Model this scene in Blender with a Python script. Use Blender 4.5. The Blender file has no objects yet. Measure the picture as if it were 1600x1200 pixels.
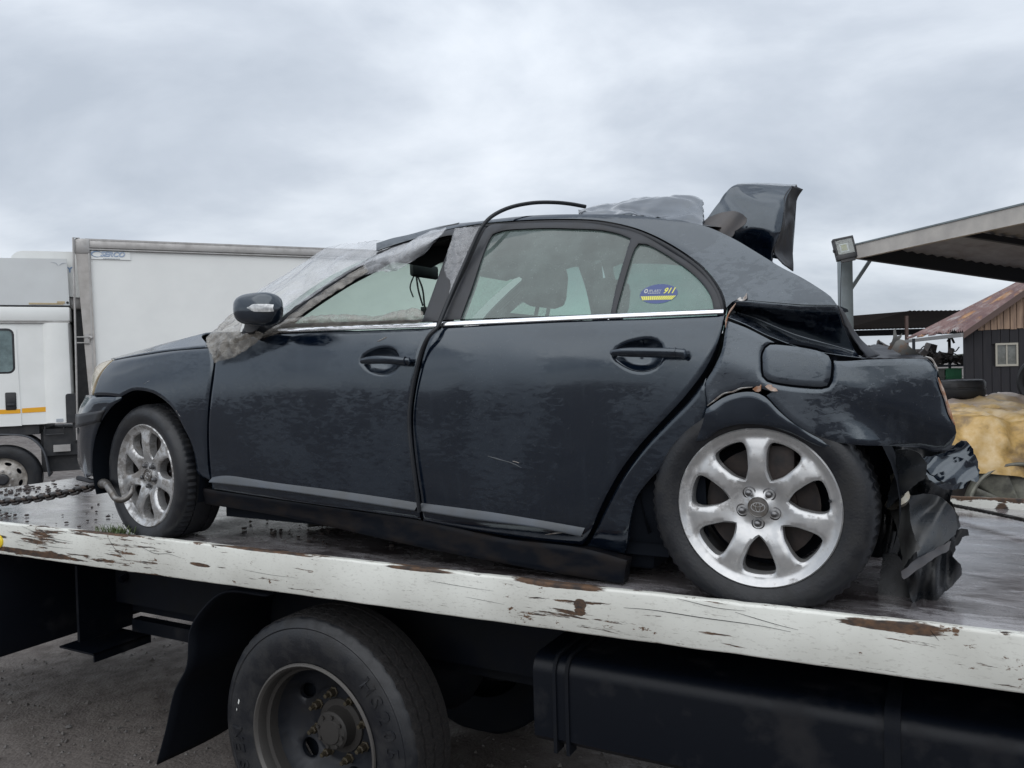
import bpy, bmesh, math, random
import numpy as np
from mathutils import Vector, Matrix, noise
from mathutils.geometry import delaunay_2d_cdt
random.seed(7)
SC = bpy.context.scene
COL = SC.collection
R = math.radians
PI = math.pi

# ------------------------------------------------------------------ camera
EYE = 1.932
def look(pitch, roll):
    p, r = R(pitch), R(roll)
    f = Vector((0, math.cos(p), math.sin(p))); u0 = Vector((0, -math.sin(p), math.cos(p))); r0 = Vector((1, 0, 0))
    right = math.cos(r)*r0 - math.sin(r)*u0; up = math.sin(r)*r0 + math.cos(r)*u0
    return Matrix((right, up, -f)).transposed()
cam = bpy.data.cameras.new('camera'); cam_ob = bpy.data.objects.new('camera', cam); COL.objects.link(cam_ob)
cam.sensor_width = 36.0; cam.lens = 1235.113/1600*36.0; cam.clip_start = .05; cam.clip_end = 6000
cam_ob.matrix_world = Matrix.Translation((0, 0, EYE)) @ look(-1.2, 1.5).to_4x4()
SC.camera = cam_ob

# ------------------------------------------------------------------ sky and sun (overcast)
SUN_EL, SUN_AZ = 52, 200       # azimuth clockwise from +Y
world = bpy.data.worlds.new('World'); SC.world = world; world.use_nodes = True
def N(nt, typ, **kw):
    n = nt.nodes.new(typ)
    for k, v in kw.items():
        if k.startswith('i_'):
            key = k[2:]
            n.inputs[int(key) if key.isdigit() else key.replace('_', ' ')].default_value = v
        else: setattr(n, k, v)
    return n
def L(nt, a, b): nt.links.new(a, b)
def math_node(nt, op, a=None, b=None, c=None, clamp=False):
    n = nt.nodes.new('ShaderNodeMath'); n.operation = op; n.use_clamp = clamp
    for i, v in enumerate((a, b, c)):
        if v is None: continue
        if isinstance(v, (int, float)): n.inputs[i].default_value = v
        else: nt.links.new(v, n.inputs[i])
    return n.outputs[0]
def ramp(nt, fac, stops, interp='LINEAR'):
    n = nt.nodes.new('ShaderNodeValToRGB'); cr = n.color_ramp; cr.interpolation = interp
    while len(cr.elements) > 1: cr.elements.remove(cr.elements[-1])
    for i, (p, c) in enumerate(stops):
        e = cr.elements[0] if i == 0 else cr.elements.new(p)
        e.position = p; e.color = (c, c, c, 1) if isinstance(c, (int, float)) else (*c, 1)
    nt.links.new(fac, n.inputs[0]); return n.outputs[0]
def mix_col(nt, fac, a, b, blend='MIX'):
    n = nt.nodes.new('ShaderNodeMix'); n.data_type = 'RGBA'; n.blend_type = blend
    for sock, v in ((n.inputs[0], fac), (n.inputs[6], a), (n.inputs[7], b)):
        if isinstance(v, (int, float)): sock.default_value = v
        elif isinstance(v, tuple): sock.default_value = (*v, 1) if len(v) == 3 else v
        else: nt.links.new(v, sock)
    return n.outputs[2]
nt = world.node_tree; nt.nodes.clear()
sky = N(nt, 'ShaderNodeTexSky', sky_type='NISHITA', sun_disc=False, sun_elevation=R(SUN_EL), sun_rotation=R(SUN_AZ))
tc = N(nt, 'ShaderNodeTexCoord'); sep = N(nt, 'ShaderNodeSeparateXYZ'); L(nt, tc.outputs['Generated'], sep.inputs[0])
zc = math_node(nt, 'MAXIMUM', sep.outputs[2], 0.0)
den = math_node(nt, 'ADD', zc, .30)
comb = N(nt, 'ShaderNodeCombineXYZ')
L(nt, math_node(nt, 'DIVIDE', sep.outputs[0], den), comb.inputs[0]); L(nt, math_node(nt, 'DIVIDE', sep.outputs[1], den), comb.inputs[1])
mp = N(nt, 'ShaderNodeMapping'); L(nt, comb.outputs[0], mp.inputs[0]); mp.inputs['Location'].default_value = (3.1, 1.35, 0); mp.inputs['Rotation'].default_value = (0, 0, R(24)); mp.inputs['Scale'].default_value = (.95, 1.1, 1)
n1 = N(nt, 'ShaderNodeTexNoise', i_Scale=1.45, i_Detail=10.0, i_Roughness=.54, i_Distortion=.28); L(nt, mp.outputs[0], n1.inputs['Vector'])
n2 = N(nt, 'ShaderNodeTexNoise', i_Scale=.45, i_Detail=4.0, i_Roughness=.5); L(nt, mp.outputs[0], n2.inputs['Vector'])
dens = math_node(nt, 'ADD', math_node(nt, 'MULTIPLY', n1.outputs[0], .68), math_node(nt, 'MULTIPLY', n2.outputs[0], .32))
cloud = ramp(nt, dens, [(.37, (4.1, 4.55, 5.2)), (.45, (4.95, 5.4, 6.05)), (.53, (6.2, 6.65, 7.25)), (.61, (7.35, 7.75, 8.3))])
# overcast sky: the zenith is brighter than the horizon
grad = math_node(nt, 'ADD', .90, math_node(nt, 'MULTIPLY', zc, .60))
cg = N(nt, 'ShaderNodeVectorMath', operation='SCALE'); L(nt, cloud, cg.inputs[0]); L(nt, grad, cg.inputs['Scale'])
col = mix_col(nt, .93, sky.outputs[0], cg.outputs[0])
bg = N(nt, 'ShaderNodeBackground', i_Strength=.1); L(nt, col, bg.inputs['Color'])
out = N(nt, 'ShaderNodeOutputWorld'); L(nt, bg.outputs[0], out.inputs[0])
world['kind'] = 'structure'

sun = bpy.data.lights.new('sun', 'SUN'); sun.energy = 1.25; sun.angle = R(95); sun.color = (1, .97, .93)
sun_ob = bpy.data.objects.new('sun', sun); COL.objects.link(sun_ob)
d = Vector((math.sin(R(SUN_AZ))*math.cos(R(SUN_EL)), math.cos(R(SUN_AZ))*math.cos(R(SUN_EL)), math.sin(R(SUN_EL))))
sun_ob.rotation_euler = d.to_track_quat('Z', 'Y').to_euler()
SC.view_settings.view_transform = 'Standard'; SC.view_settings.look = 'None'
SC.view_settings.exposure = 0.30; SC.view_settings.gamma = 1.0; SC.view_settings.use_curve_mapping = False
SC.cycles.max_bounces = 8; SC.cycles.transparent_max_bounces = 16; SC.cycles.glossy_bounces = 4; SC.cycles.caustics_reflective = False
SC.cycles.use_denoising = True

# ------------------------------------------------------------------ helpers
def tag(o, label=None, cat=None, group=None, kind=None):
    if label: o['label'] = label
    if cat: o['category'] = cat
    if group: o['group'] = group
    if kind: o['kind'] = kind
    return o
def empty(name, loc=(0, 0, 0), rz=0.0, parent=None):
    o = bpy.data.objects.new(name, None); COL.objects.link(o); o.location = loc; o.rotation_euler = (0, 0, rz)
    o.empty_display_size = .1
    if parent: o.parent = parent
    return o
def mk(name, verts, faces, mat, parent=None, smooth=True, midx=None, angle=None):
    me = bpy.data.meshes.new(name); me.from_pydata([tuple(v) for v in verts], [], [tuple(f) for f in faces])
    for m in (mat if isinstance(mat, (list, tuple)) else [mat]): me.materials.append(m)
    if smooth: me.polygons.foreach_set('use_smooth', [True]*len(me.polygons))
    if midx is not None: me.polygons.foreach_set('material_index', midx)
    if angle is not None and smooth: me.set_sharp_from_angle(angle=R(angle))
    me.update()
    o = bpy.data.objects.new(name, me); COL.objects.link(o)
    if parent: o.parent = parent
    return o
def share(o, parent, loc=None, rot=None, name=None):
    c = o.copy(); COL.objects.link(c); c.parent = parent
    if loc is not None: c.location = loc
    if rot is not None: c.rotation_euler = rot
    return c
def catmull(pts, n, closed=False):
    """resample a polyline smoothly to n points by chord length"""
    P = [np.array(p, float) for p in pts]
    if len(P) == 2:
        return [P[0]+(P[1]-P[0])*t for t in np.linspace(0, 1, n)]
    m = len(P); segs = m if closed else m-1
    dense = []
    for i in range(segs):
        p1, p2 = P[i], P[(i+1) % m]
        p0 = P[i-1] if (closed or i > 0) else 2*p1-p2
        p3 = P[(i+2) % m] if (closed or i+2 < m) else 2*p2-p1
        for t in np.linspace(0, 1, 13)[:-1]:
            d1 = max(np.linalg.norm(p1-p0), 1e-6)**.5; d2 = max(np.linalg.norm(p2-p1), 1e-6)**.5; d3 = max(np.linalg.norm(p3-p2), 1e-6)**.5
            m1 = d2*((p1-p0)/d1-(p2-p0)/(d1+d2)+(p2-p1)/d2); m2 = d2*((p2-p1)/d2-(p3-p1)/(d2+d3)+(p3-p2)/d3)
            dense.append((2*t**3-3*t*t+1)*p1+(t**3-2*t*t+t)*m1+(-2*t**3+3*t*t)*p2+(t**3-t*t)*m2)
    dense.append(P[0] if closed else P[-1])
    dense = np.array(dense); s = np.concatenate([[0], np.cumsum(np.linalg.norm(np.diff(dense, axis=0), axis=1))])
    tt = np.linspace(0, s[-1], n+1 if closed else n)
    o = np.stack([np.interp(tt, s, dense[:, k]) for k in range(dense.shape[1])], 1)
    return [v for v in (o[:-1] if closed else o)]
def plen(pts): return sum(np.linalg.norm(np.array(b)-np.array(a)) for a, b in zip(pts, pts[1:]))
def outline(curves, step=.02):
    o = []
    for c in curves:
        q = catmull(c, max(2, int(plen(c)/step)+1)) if len(c) > 2 else catmull(c, max(2, int(plen(c)/step)+1))
        for p in q:
            if not o or np.linalg.norm(o[-1]-p) > 1e-4: o.append(p)
    if np.linalg.norm(o[0]-o[-1]) < 1e-3: o.pop()
    return np.array(o)
def area2(P): return .5*np.sum(P[:, 0]*np.roll(P[:, 1], -1)-np.roll(P[:, 0], -1)*P[:, 1])
def inset(P, d):
    if area2(P) < 0: d = -d
    t = np.roll(P, -1, 0)-np.roll(P, 1, 0); t /= np.maximum(np.linalg.norm(t, axis=1, keepdims=True), 1e-9)
    return P+d*np.stack([-t[:, 1], t[:, 0]], 1)
def inside(pts, poly):
    x, y = pts[:, 0], pts[:, 1]; r = np.zeros(len(pts), bool); q = np.roll(poly, 1, 0)
    for (x1, y1), (x2, y2) in zip(poly, q):
        c = ((y1 > y) != (y2 > y))
        with np.errstate(divide='ignore', invalid='ignore'):
            r ^= c & (x < (x2-x1)*(y-y1)/(y2-y1+1e-30)+x1)
    return r
def dist_poly(pts, poly):
    a = poly; b = np.roll(poly, -1, 0); ab = b-a; l2 = np.maximum((ab**2).sum(1), 1e-12); D = np.full(len(pts), 1e9)
    for i in range(len(a)):
        t = np.clip(((pts-a[i])@ab[i])/l2[i], 0, 1); D = np.minimum(D, np.linalg.norm(pts-(a[i]+t[:, None]*ab[i]), axis=1))
    return D
def fill(poly, holes=(), grid=.03, rings=()):
    """triangulate a polygon with holes on a fine grid -> (points, faces)"""
    V = [tuple(p) for p in poly]; E = [(i, (i+1) % len(poly)) for i in range(len(poly))]
    for h in list(holes)+list(rings):
        b = len(V); V += [tuple(p) for p in h]; E += [(b+i, b+(i+1) % len(h)) for i in range(len(h))]
    lo, hi = poly.min(0), poly.max(0)
    gx, gy = np.meshgrid(np.arange(lo[0], hi[0], grid), np.arange(lo[1], hi[1], grid)); g = np.stack([gx.ravel(), gy.ravel()], 1)
    g[:, 0] += np.where((np.round((g[:, 1]-lo[1])/grid).astype(int) % 2) == 0, 0, grid*.5)
    if len(g):
        k = inside(g, poly)
        for h in holes: k &= ~inside(g, h)
        g = g[k]
        for p in [poly]+list(holes)+list(rings):
            if len(g): g = g[dist_poly(g, p) > grid*.45]
    V += [tuple(p) for p in g]
    r = delaunay_2d_cdt([Vector(v) for v in V], E, [], 0, 1e-6)
    P = np.array([tuple(v) for v in r[0]]); F = [tuple(f) for f in r[2]]
    C = np.array([P[list(f)].mean(0) for f in F]); k = inside(C, poly)
    for h in holes: k &= ~inside(C, h)
    return P, [f for f, q in zip(F, k) if q]
def panel(name, curves, mat, parent, yf=None, holes=(), off=0.0, rim=.022, grid=.03, gap=.0022, roll=.005, mirror=False, step=.018, rimh=None):
    """a sheet panel of the car's side: outline in length/height, lying on the body's curved surface, edges rolled inwards"""
    yf = yf or S
    P0 = inset(outline(curves, step), gap); HS = [inset(outline(h, step), -gap) for h in holes]
    rings = [inset(P0, .008), inset(P0, .018)] + [inset(h, -.006) for h in HS] + [inset(h, -.014) for h in HS]
    P, F = fill(P0, HS, grid, rings)
    D = dist_poly(P, P0)
    for h in HS: D = np.minimum(D, dist_poly(P, h))
    Y = np.array([yf(x, z)+off for x, z in P]) - roll*np.clip(1-D/.0075, 0, 1)**2
    V = [(x, y, z) for (x, z), y in zip(P, Y)]
    faces = []
    for f in F:
        a, b, c = [P[i] for i in f]
        faces.append(f if (b[0]-a[0])*(c[1]-a[1])-(b[1]-a[1])*(c[0]-a[0]) < 0 else f[::-1])
    for loop in [P0]+HS:
        if rim <= 0: break
        b = len(V); n = len(loop)
        for x, z in loop:
            y = yf(x, z)+off-roll
            V.append((x, y, z)); V.append((x, y-rim, z))
        for i in range(n):
            j = (i+1) % n; faces.append((b+2*i, b+2*j, b+2*j+1, b+2*i+1))
    if mirror: V = [(x, -y, z) for x, y, z in V]; faces = [f[::-1] for f in faces]
    return mk(name, V, faces, mat, parent)
def crumple(p, amp, sc, seed=0):
    # folds: bent triangle waves in a few directions, so that the sheet breaks along sharp creases
    p = Vector(p); r_ = random.Random(seed*77+5); o = 0.0
    wv = noise.noise(p*sc*.42+Vector((seed*3.1, 1.7, seed)))
    for k, w in ((0, .55), (1, .38), (2, .24), (3, .15)):
        d = Vector((r_.gauss(0, 1), r_.gauss(0, .5), r_.gauss(0, 1))).normalized()
        t = p.dot(d)*sc*.30*(1.55**k)+r_.random()*3+wv*(.85+.2*k)
        o += w*(2*abs(2*(t-math.floor(t))-1)-1)
    return amp*o
def loft(name, rws, mat, parent, nu=24, nv=24, thick=.0015, amp=0.0, sc=9.0, seed=0, close=False, edge_noise=0.0, mats=None, smooth=True, angle=None, edge_fix=True):
    RW = [catmull(r, nu) for r in rws]
    G = np.array([catmull([r[i] for r in RW], nv) for i in range(nu)])   # nu x nv x 3
    du = np.gradient(G, axis=0); dv = np.gradient(G, axis=1); Nn = np.cross(du, dv); Nn /= np.maximum(np.linalg.norm(Nn, axis=2, keepdims=True), 1e-9)
    if amp:
        for i in range(nu):
            for j in range(nv):
                e = min(i, nu-1-i, j, nv-1-j); w = 1.0 if not edge_fix else min(1, .25+e/3)
                G[i, j] = G[i, j]+Nn[i, j]*crumple(G[i, j], amp, sc, seed)*w
                if edge_noise and e == 0:
                    G[i, j] += np.array(noise.noise_vector(Vector(G[i, j])*45))*edge_noise
        du = np.gradient(G, axis=0); dv = np.gradient(G, axis=1); Nn = np.cross(du, dv); Nn /= np.maximum(np.linalg.norm(Nn, axis=2, keepdims=True), 1e-9)
    V = [tuple(G[i, j]) for i in range(nu) for j in range(nv)]; F = []
    for i in range(nu-1):
        for j in range(nv-1): F.append((i*nv+j, (i+1)*nv+j, (i+1)*nv+j+1, i*nv+j+1))
    if thick:
        b = len(V); V += [tuple(G[i, j]-Nn[i, j]*thick) for i in range(nu) for j in range(nv)]
        for i in range(nu-1):
            for j in range(nv-1): F.append((b+i*nv+j, b+i*nv+j+1, b+(i+1)*nv+j+1, b+(i+1)*nv+j))
        bd = [(i, 0) for i in range(nu)]+[(nu-1, j) for j in range(1, nv)]+[(i, nv-1) for i in range(nu-2, -1, -1)]+[(0, j) for j in range(nv-2, 0, -1)]
        for (i, j), (k, l) in zip(bd, bd[1:]+bd[:1]): F.append((i*nv+j, b+i*nv+j, b+k*nv+l, k*nv+l))
    return mk(name, V, F, mat, parent, smooth=smooth, angle=angle)
class MB:
    def __init__(s): s.v = []; s.f = []; s.m = []
    def add(s, V, F, m=0):
        b = len(s.v); s.v += [tuple(v) for v in V]; s.f += [tuple(i+b for i in f) for f in F]; s.m += [m]*len(F); return s
    def box(s, lo, hi, m=0, bev=0.0, rot=None, piv=None):
        x0, y0, z0 = lo; x1, y1, z1 = hi
        if bev:
            bm = bmesh.new(); bmesh.ops.create_cube(bm, size=1.0)
            for v in bm.verts: v.co = Vector(((x0+x1)/2+v.co.x*(x1-x0), (y0+y1)/2+v.co.y*(y1-y0), (z0+z1)/2+v.co.z*(z1-z0)))
            bmesh.ops.bevel(bm, geom=list(bm.edges), offset=bev, segments=2, affect='EDGES', profile=.5)
            V = [v.co.copy() for v in bm.verts]; bm.verts.index_update(); F = [[v.index for v in f.verts] for f in bm.faces]; bm.free()
        else:
            V = [Vector(c) for c in [(x0, y0, z0), (x1, y0, z0), (x1, y1, z0), (x0, y1, z0), (x0, y0, z1), (x1, y0, z1), (x1, y1, z1), (x0, y1, z1)]]
            F = [(0, 3, 2, 1), (4, 5, 6, 7), (0, 1, 5, 4), (1, 2, 6, 5), (2, 3, 7, 6), (3, 0, 4, 7)]
        if rot is not None:
            pv = Vector(piv) if piv else (Vector(lo)+Vector(hi))/2
            V = [rot @ (v-pv)+pv for v in V]
        return s.add(V, F, m)
    def tube(s, path, r, n=8, m=0, smooth_n=None, caps=True, flat=1.0):
        P = catmull(path, smooth_n) if smooth_n else [np.array(p, float) for p in path]
        k = len(P); rr = r if isinstance(r, (list, tuple)) else [r]*k
        if len(rr) != k: rr = list(np.interp(np.linspace(0, 1, k), np.linspace(0, 1, len(rr)), rr))
        V = []; F = []; up = None
        for i in range(k):
            t = Vector(P[min(i+1, k-1)]-P[max(i-1, 0)]).normalized()
            if up is None: up = t.orthogonal().normalized()
            up = (up-t*up.dot(t)).normalized(); sd = t.cross(up)
            for j in range(n):
                a = 2*PI*j/n; V.append(Vector(P[i])+up*math.cos(a)*rr[i]+sd*math.sin(a)*rr[i]*flat)
        for i in range(k-1):
            for j in range(n): F.append((i*n+j, i*n+(j+1) % n, (i+1)*n+(j+1) % n, (i+1)*n+j))
        if caps: F.append(tuple(range(n))[::-1]); F.append(tuple(range((k-1)*n, k*n)))
        return s.add(V, F, m)
    def lathe(s, prof, n=48, m=0, c=(0, 0, 0), a0=0, a1=2*PI, seg=None):
        """profile of (radius, y) turned about the y axis"""
        full = abs(a1-a0-2*PI) < 1e-6; V = []; F = []; k = len(prof); nn = n if full else n+1
        for i in range(nn):
            a = a0+(a1-a0)*i/n
            for r, y in prof: V.append((c[0]+r*math.cos(a), c[1]+y, c[2]+r*math.sin(a)))
        for i in range(n):
            for j in range(k-1):
                p, q = i*k, ((i+1) % nn)*k; F.append((p+j, p+j+1, q+j+1, q+j))
        return s.add(V, F, m)
    def prism(s, poly, y0, y1, m=0):
        """polygon in x,z extruded along y"""
        n = len(poly); V = [(x, y0, z) for x, z in poly]+[(x, y1, z) for x, z in poly]
        F = [tuple(range(n)), tuple(range(n, 2*n))[::-1]]+[(i, n+i, n+(i+1) % n, (i+1) % n) for i in range(n)]
        return s.add(V, F, m)
    def ball(s, c, r, n=10, k=6, m=0):
        V = [(c[0], c[1], c[2]-r[2])]; F = []
        for i in range(1, k):
            t = -PI/2+PI*i/k
            for j in range(n):
                a = 2*PI*j/n; V.append((c[0]+r[0]*math.cos(t)*math.cos(a), c[1]+r[1]*math.cos(t)*math.sin(a), c[2]+r[2]*math.sin(t)))
        V.append((c[0], c[1], c[2]+r[2]))
        for j in range(n): F.append((0, 1+(j+1) % n, 1+j)); F.append((len(V)-1, 1+(k-2)*n+j, 1+(k-2)*n+(j+1) % n))
        for i in range(k-2):
            for j in range(n): F.append((1+i*n+j, 1+i*n+(j+1) % n, 1+(i+1)*n+(j+1) % n, 1+(i+1)*n+j))
        return s.add(V, F, m)
    def build(s, name, mat, parent=None, smooth=True, angle=35):
        return mk(name, s.v, s.f, mat, parent, smooth=smooth, midx=s.m, angle=angle if smooth else None)
def fontmesh(txt, size, extrude=0.0, shear=0.0, bold=0.0, spacing=1.0):
    c = bpy.data.curves.new('lettering', 'FONT'); c.body = txt; c.size = size; c.extrude = extrude; c.shear = shear; c.offset = bold
    c.align_x = 'CENTER'; c.align_y = 'CENTER'; c.space_character = spacing; c.resolution_u = 3
    o = bpy.data.objects.new('lettering', c); COL.objects.link(o)
    dg = bpy.context.evaluated_depsgraph_get(); me = bpy.data.meshes.new_from_object(o.evaluated_get(dg))
    bpy.data.objects.remove(o); bpy.data.curves.remove(c)
    V = [v.co.copy() for v in me.vertices]; F = [tuple(p.vertices) for p in me.polygons]; bpy.data.meshes.remove(me)
    return V, F
# ------------------------------------------------------------------ materials
Z0 = 1.18     # height of the car's zero above the ground
def new_mat(name):
    m = bpy.data.materials.new(name); m.use_nodes = True; t = m.node_tree; t.nodes.clear()
    o = N(t, 'ShaderNodeOutputMaterial'); p = N(t, 'ShaderNodeBsdfPrincipled'); L(t, p.outputs[0], o.inputs[0])
    c = N(t, 'ShaderNodeTexCoord'); return m, t, p, o, c.outputs['Object']
def noise_tex(t, vec, scale, detail=6, rough=.55, stretch=(1, 1, 1), dist=0.0, loc=(0, 0, 0)):
    mp = N(t, 'ShaderNodeMapping'); L(t, vec, mp.inputs[0]); mp.inputs['Scale'].default_value = stretch; mp.inputs['Location'].default_value = loc
    n = N(t, 'ShaderNodeTexNoise', i_Scale=scale, i_Detail=float(detail), i_Roughness=rough, i_Distortion=dist); L(t, mp.outputs[0], n.inputs['Vector']); return n.outputs[0]
def bump(t, p, h, strength=.3, dist=.01):
    b = N(t, 'ShaderNodeBump', i_Strength=strength, i_Distance=dist); L(t, h, b.inputs['Height']); L(t, b.outputs[0], p.inputs['Normal'])
def pmat(name, col, rough=.5, metal=0.0, col2=None, scale=6.0, lo=.4, hi=.65, rough2=None, bmp=0.0, bscale=60.0, bdist=.004, stretch=(1, 1, 1), ior=1.5, detail=7, coat=0.0):
    m, t, p, o, v = new_mat(name)
    p.inputs['Base Color'].default_value = (*col, 1); p.inputs['Roughness'].default_value = rough; p.inputs['Metallic'].default_value = metal; p.inputs['IOR'].default_value = ior
    if coat: p.inputs['Coat Weight'].default_value = coat; p.inputs['Coat Roughness'].default_value = .08
    if col2 is not None or rough2 is not None:
        f = ramp(t, noise_tex(t, v, scale, detail, .6, stretch), [(lo, 0.0), (hi, 1.0)])
        if col2 is not None: L(t, mix_col(t, f, col, col2), p.inputs['Base Color'])
        if rough2 is not None: L(t, math_node(t, 'ADD', rough, math_node(t, 'MULTIPLY', f, rough2-rough)), p.inputs['Roughness'])
    if bmp: bump(t, p, noise_tex(t, v, bscale, 5, .6, stretch), bmp, bdist)
    return m
M = {}
# black car paint: wet, with rain film and road dust in patches and runs
def car_paint(name, dust=1.0, streak=(1.0, 1.0, 3.0), film_col=(.0115, .0172, .027)):
    m, t, p, o, v = new_mat(name)
    big = noise_tex(t, v, 2.6, 3, .5)
    fish = noise_tex(t, v, 26, 6, .62, streak, .6)
    runs = noise_tex(t, v, 34, 4, .55, (1, 1, .09))
    f1 = math_node(t, 'ADD', math_node(t, 'MULTIPLY', big, .95), math_node(t, 'MULTIPLY', fish, .62))
    film = ramp(t, f1, [(.775, 0.0), (.825, .7), (.97, 1.0)])
    rn = ramp(t, runs, [(.52, 0.0), (.70, 1.0)])
    speck = ramp(t, noise_tex(t, v, 210, 2, .5), [(.66, 0.0), (.72, 1.0)])
    amt = math_node(t, 'MULTIPLY', math_node(t, 'MAXIMUM', film, math_node(t, 'MULTIPLY', rn, .30)), dust)
    c = mix_col(t, amt, (.0020, .0050, .0120), film_col)
    c = mix_col(t, math_node(t, 'MULTIPLY', speck, .25), c, (.10, .10, .10))
    L(t, c, p.inputs['Base Color'])
    L(t, math_node(t, 'ADD', .08, math_node(t, 'MULTIPLY', amt, .17)), p.inputs['Roughness'])
    p.inputs['IOR'].default_value = 1.84; p.inputs['Specular Tint'].default_value = (.84, .93, 1, 1)
    drops = ramp(t, noise_tex(t, v, 330, 1, .5), [(.60, 0.0), (.70, 1.0)])
    h = math_node(t, 'ADD', math_node(t, 'ADD', math_node(t, 'MULTIPLY', fish, .10), math_node(t, 'MULTIPLY', drops, .035)), math_node(t, 'MULTIPLY', big, 2.0))
    bump(t, p, h, .07, .012)
    return m
M['paint'] = car_paint('black_paint')
M['paint_dusty'] = car_paint('dusty_black_paint', 1.15, (1.2, 1.0, 2.6), (.034, .041, .052)); M['paint_clean'] = car_paint('clean_black_paint', .3)
M['black_trim'] = pmat('black_trim', (.009, .0115, .017), .42, col2=(.022, .023, .026), scale=14, rough2=.6)
M['rubber'] = pmat('rubber', (.010, .012, .016), .55, bmp=.1)
M['sill'] = pmat('muddy_sill', (.003, .0045, .008), .4, col2=(.015, .012, .011), scale=9, lo=.42, hi=.7, rough2=.75, stretch=(1, 1, 2))
M['moulding'] = pmat('grey_moulding', (.060, .072, .090), .33, col2=(.06, .066, .072), scale=9, rough2=.45)
M['chrome'] = pmat('chrome', (.85, .86, .88), .16, 1.0, rough2=.35, scale=20)
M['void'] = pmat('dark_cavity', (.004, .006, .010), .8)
M['inner'] = pmat('bare_dark_steel', (.012, .014, .020), .55, col2=(.03, .025, .022), scale=8, lo=.5, hi=.75, rough2=.75, bmp=.15)
M['seat'] = pmat('charcoal_cloth', (.010, .012, .015), .95, bmp=.2, bscale=300)
M['dash'] = pmat('dash_plastic', (.012, .013, .015), .6, bmp=.15, bscale=250)
M['headliner'] = pmat('headliner', (.14, .13, .12), .9)
def glass_mat(name, tint, haze, hazecol, rough=.03):
    m, t, p, o, v = new_mat(name); t.nodes.remove(p)
    tr = N(t, 'ShaderNodeBsdfTransparent'); tr.inputs[0].default_value = (*tint, 1)
    gl = N(t, 'ShaderNodeBsdfGlossy', i_Roughness=rough); gl.inputs[0].default_value = (1, 1, 1, 1)
    df = N(t, 'ShaderNodeBsdfDiffuse'); df.inputs[0].default_value = (*hazecol, 1)
    fr = N(t, 'ShaderNodeFresnel', i_IOR=1.52)
    spots = ramp(t, noise_tex(t, v, 9, 6, .6), [(.35, .75), (.7, 1.25)])
    drops = ramp(t, noise_tex(t, v, 120, 2, .5), [(.64, 0.0), (.70, .35)])
    m1 = N(t, 'ShaderNodeMixShader'); L(t, math_node(t, 'MULTIPLY', math_node(t, 'ADD', spots, drops), haze), m1.inputs[0]); L(t, tr.outputs[0], m1.inputs[1]); L(t, df.outputs[0], m1.inputs[2])
    m2 = N(t, 'ShaderNodeMixShader'); L(t, fr.outputs[0], m2.inputs[0]); L(t, m1.outputs[0], m2.inputs[1]); L(t, gl.outputs[0], m2.inputs[2])
    L(t, m2.outputs[0], o.inputs[0]); return m
M['glass'] = glass_mat('tinted_glass', (.46, .64, .58), .42, (.18, .235, .222))
M['glass_clear'] = glass_mat('green_glass', (.74, .90, .82), .08, (.45, .5, .48))
def film_mat(name, col, alpha_lo, alpha_hi, scale=9.0):
    m, t, p, o, v = new_mat(name)
    f = noise_tex(t, v, scale, 7, .65, (1, 1, 1.6), .8)
    a = ramp(t, f, [(.32, alpha_lo), (.70, alpha_hi)])
    c = mix_col(t, ramp(t, noise_tex(t, v, 5, 5, .6), [(.35, 0.0), (.7, 1.0)]), col, tuple(x*.72 for x in col))
    L(t, c, p.inputs['Base Color']); L(t, a, p.inputs['Alpha']); p.inputs['Roughness'].default_value = .10; p.inputs['IOR'].default_value = 1.6
    w = N(t, 'ShaderNodeTexWave', i_Scale=9.0, i_Distortion=9.0, i_Detail=4.0); L(t, v, w.inputs['Vector'])
    h = math_node(t, 'ADD', math_node(t, 'MULTIPLY', w.outputs['Fac'], .6), f)
    bump(t, p, h, .30, .010); return m
M['film'] = film_mat('clear_plastic_sheet', (.58, .60, .63), .12, .58, 5.0)
M['film_dirty'] = film_mat('dirty_plastic_sheet', (.30, .28, .25), .18, .70, 14)
M['film_tape'] = film_mat('packing_tape', (.40, .41, .43), .25, .70, 30)
def tyre_mat(name, mud):
    m, t, p, o, v = new_mat(name)
    f = ramp(t, noise_tex(t, v, 11, 8, .65), [(.45, 0.0), (.68, 1.0)])
    L(t, mix_col(t, math_node(t, 'MULTIPLY', f, mud), (.0055, .0068, .010), (.020, .019, .018)), p.inputs['Base Color'])
    L(t, math_node(t, 'ADD', .42, math_node(t, 'MULTIPLY', f, .35)), p.inputs['Roughness'])
    bump(t, p, noise_tex(t, v, 130, 4, .6), .25, .004); return m
M['tyre'] = tyre_mat('car_tyre', .6); M['truck_tyre'] = tyre_mat('truck_tyre', .55)
def tread_mat():
    m, t, p, o, v = new_mat('gritty_tread')
    g = noise_tex(t, v, 95, 5, .75); f = noise_tex(t, v, 260, 2, .6)
    c = mix_col(t, ramp(t, g, [(.42, 0.0), (.62, 1.0)]), (.010, .010, .012), (.034, .029, .028)); c = mix_col(t, ramp(t, f, [(.68, 0.0), (.74, .8)]), c, (.17, .16, .15))
    L(t, c, p.inputs['Base Color']); p.inputs['Roughness'].default_value = .75; bump(t, p, g, 1.0, .02); return m
M['tread'] = tread_mat()
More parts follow.
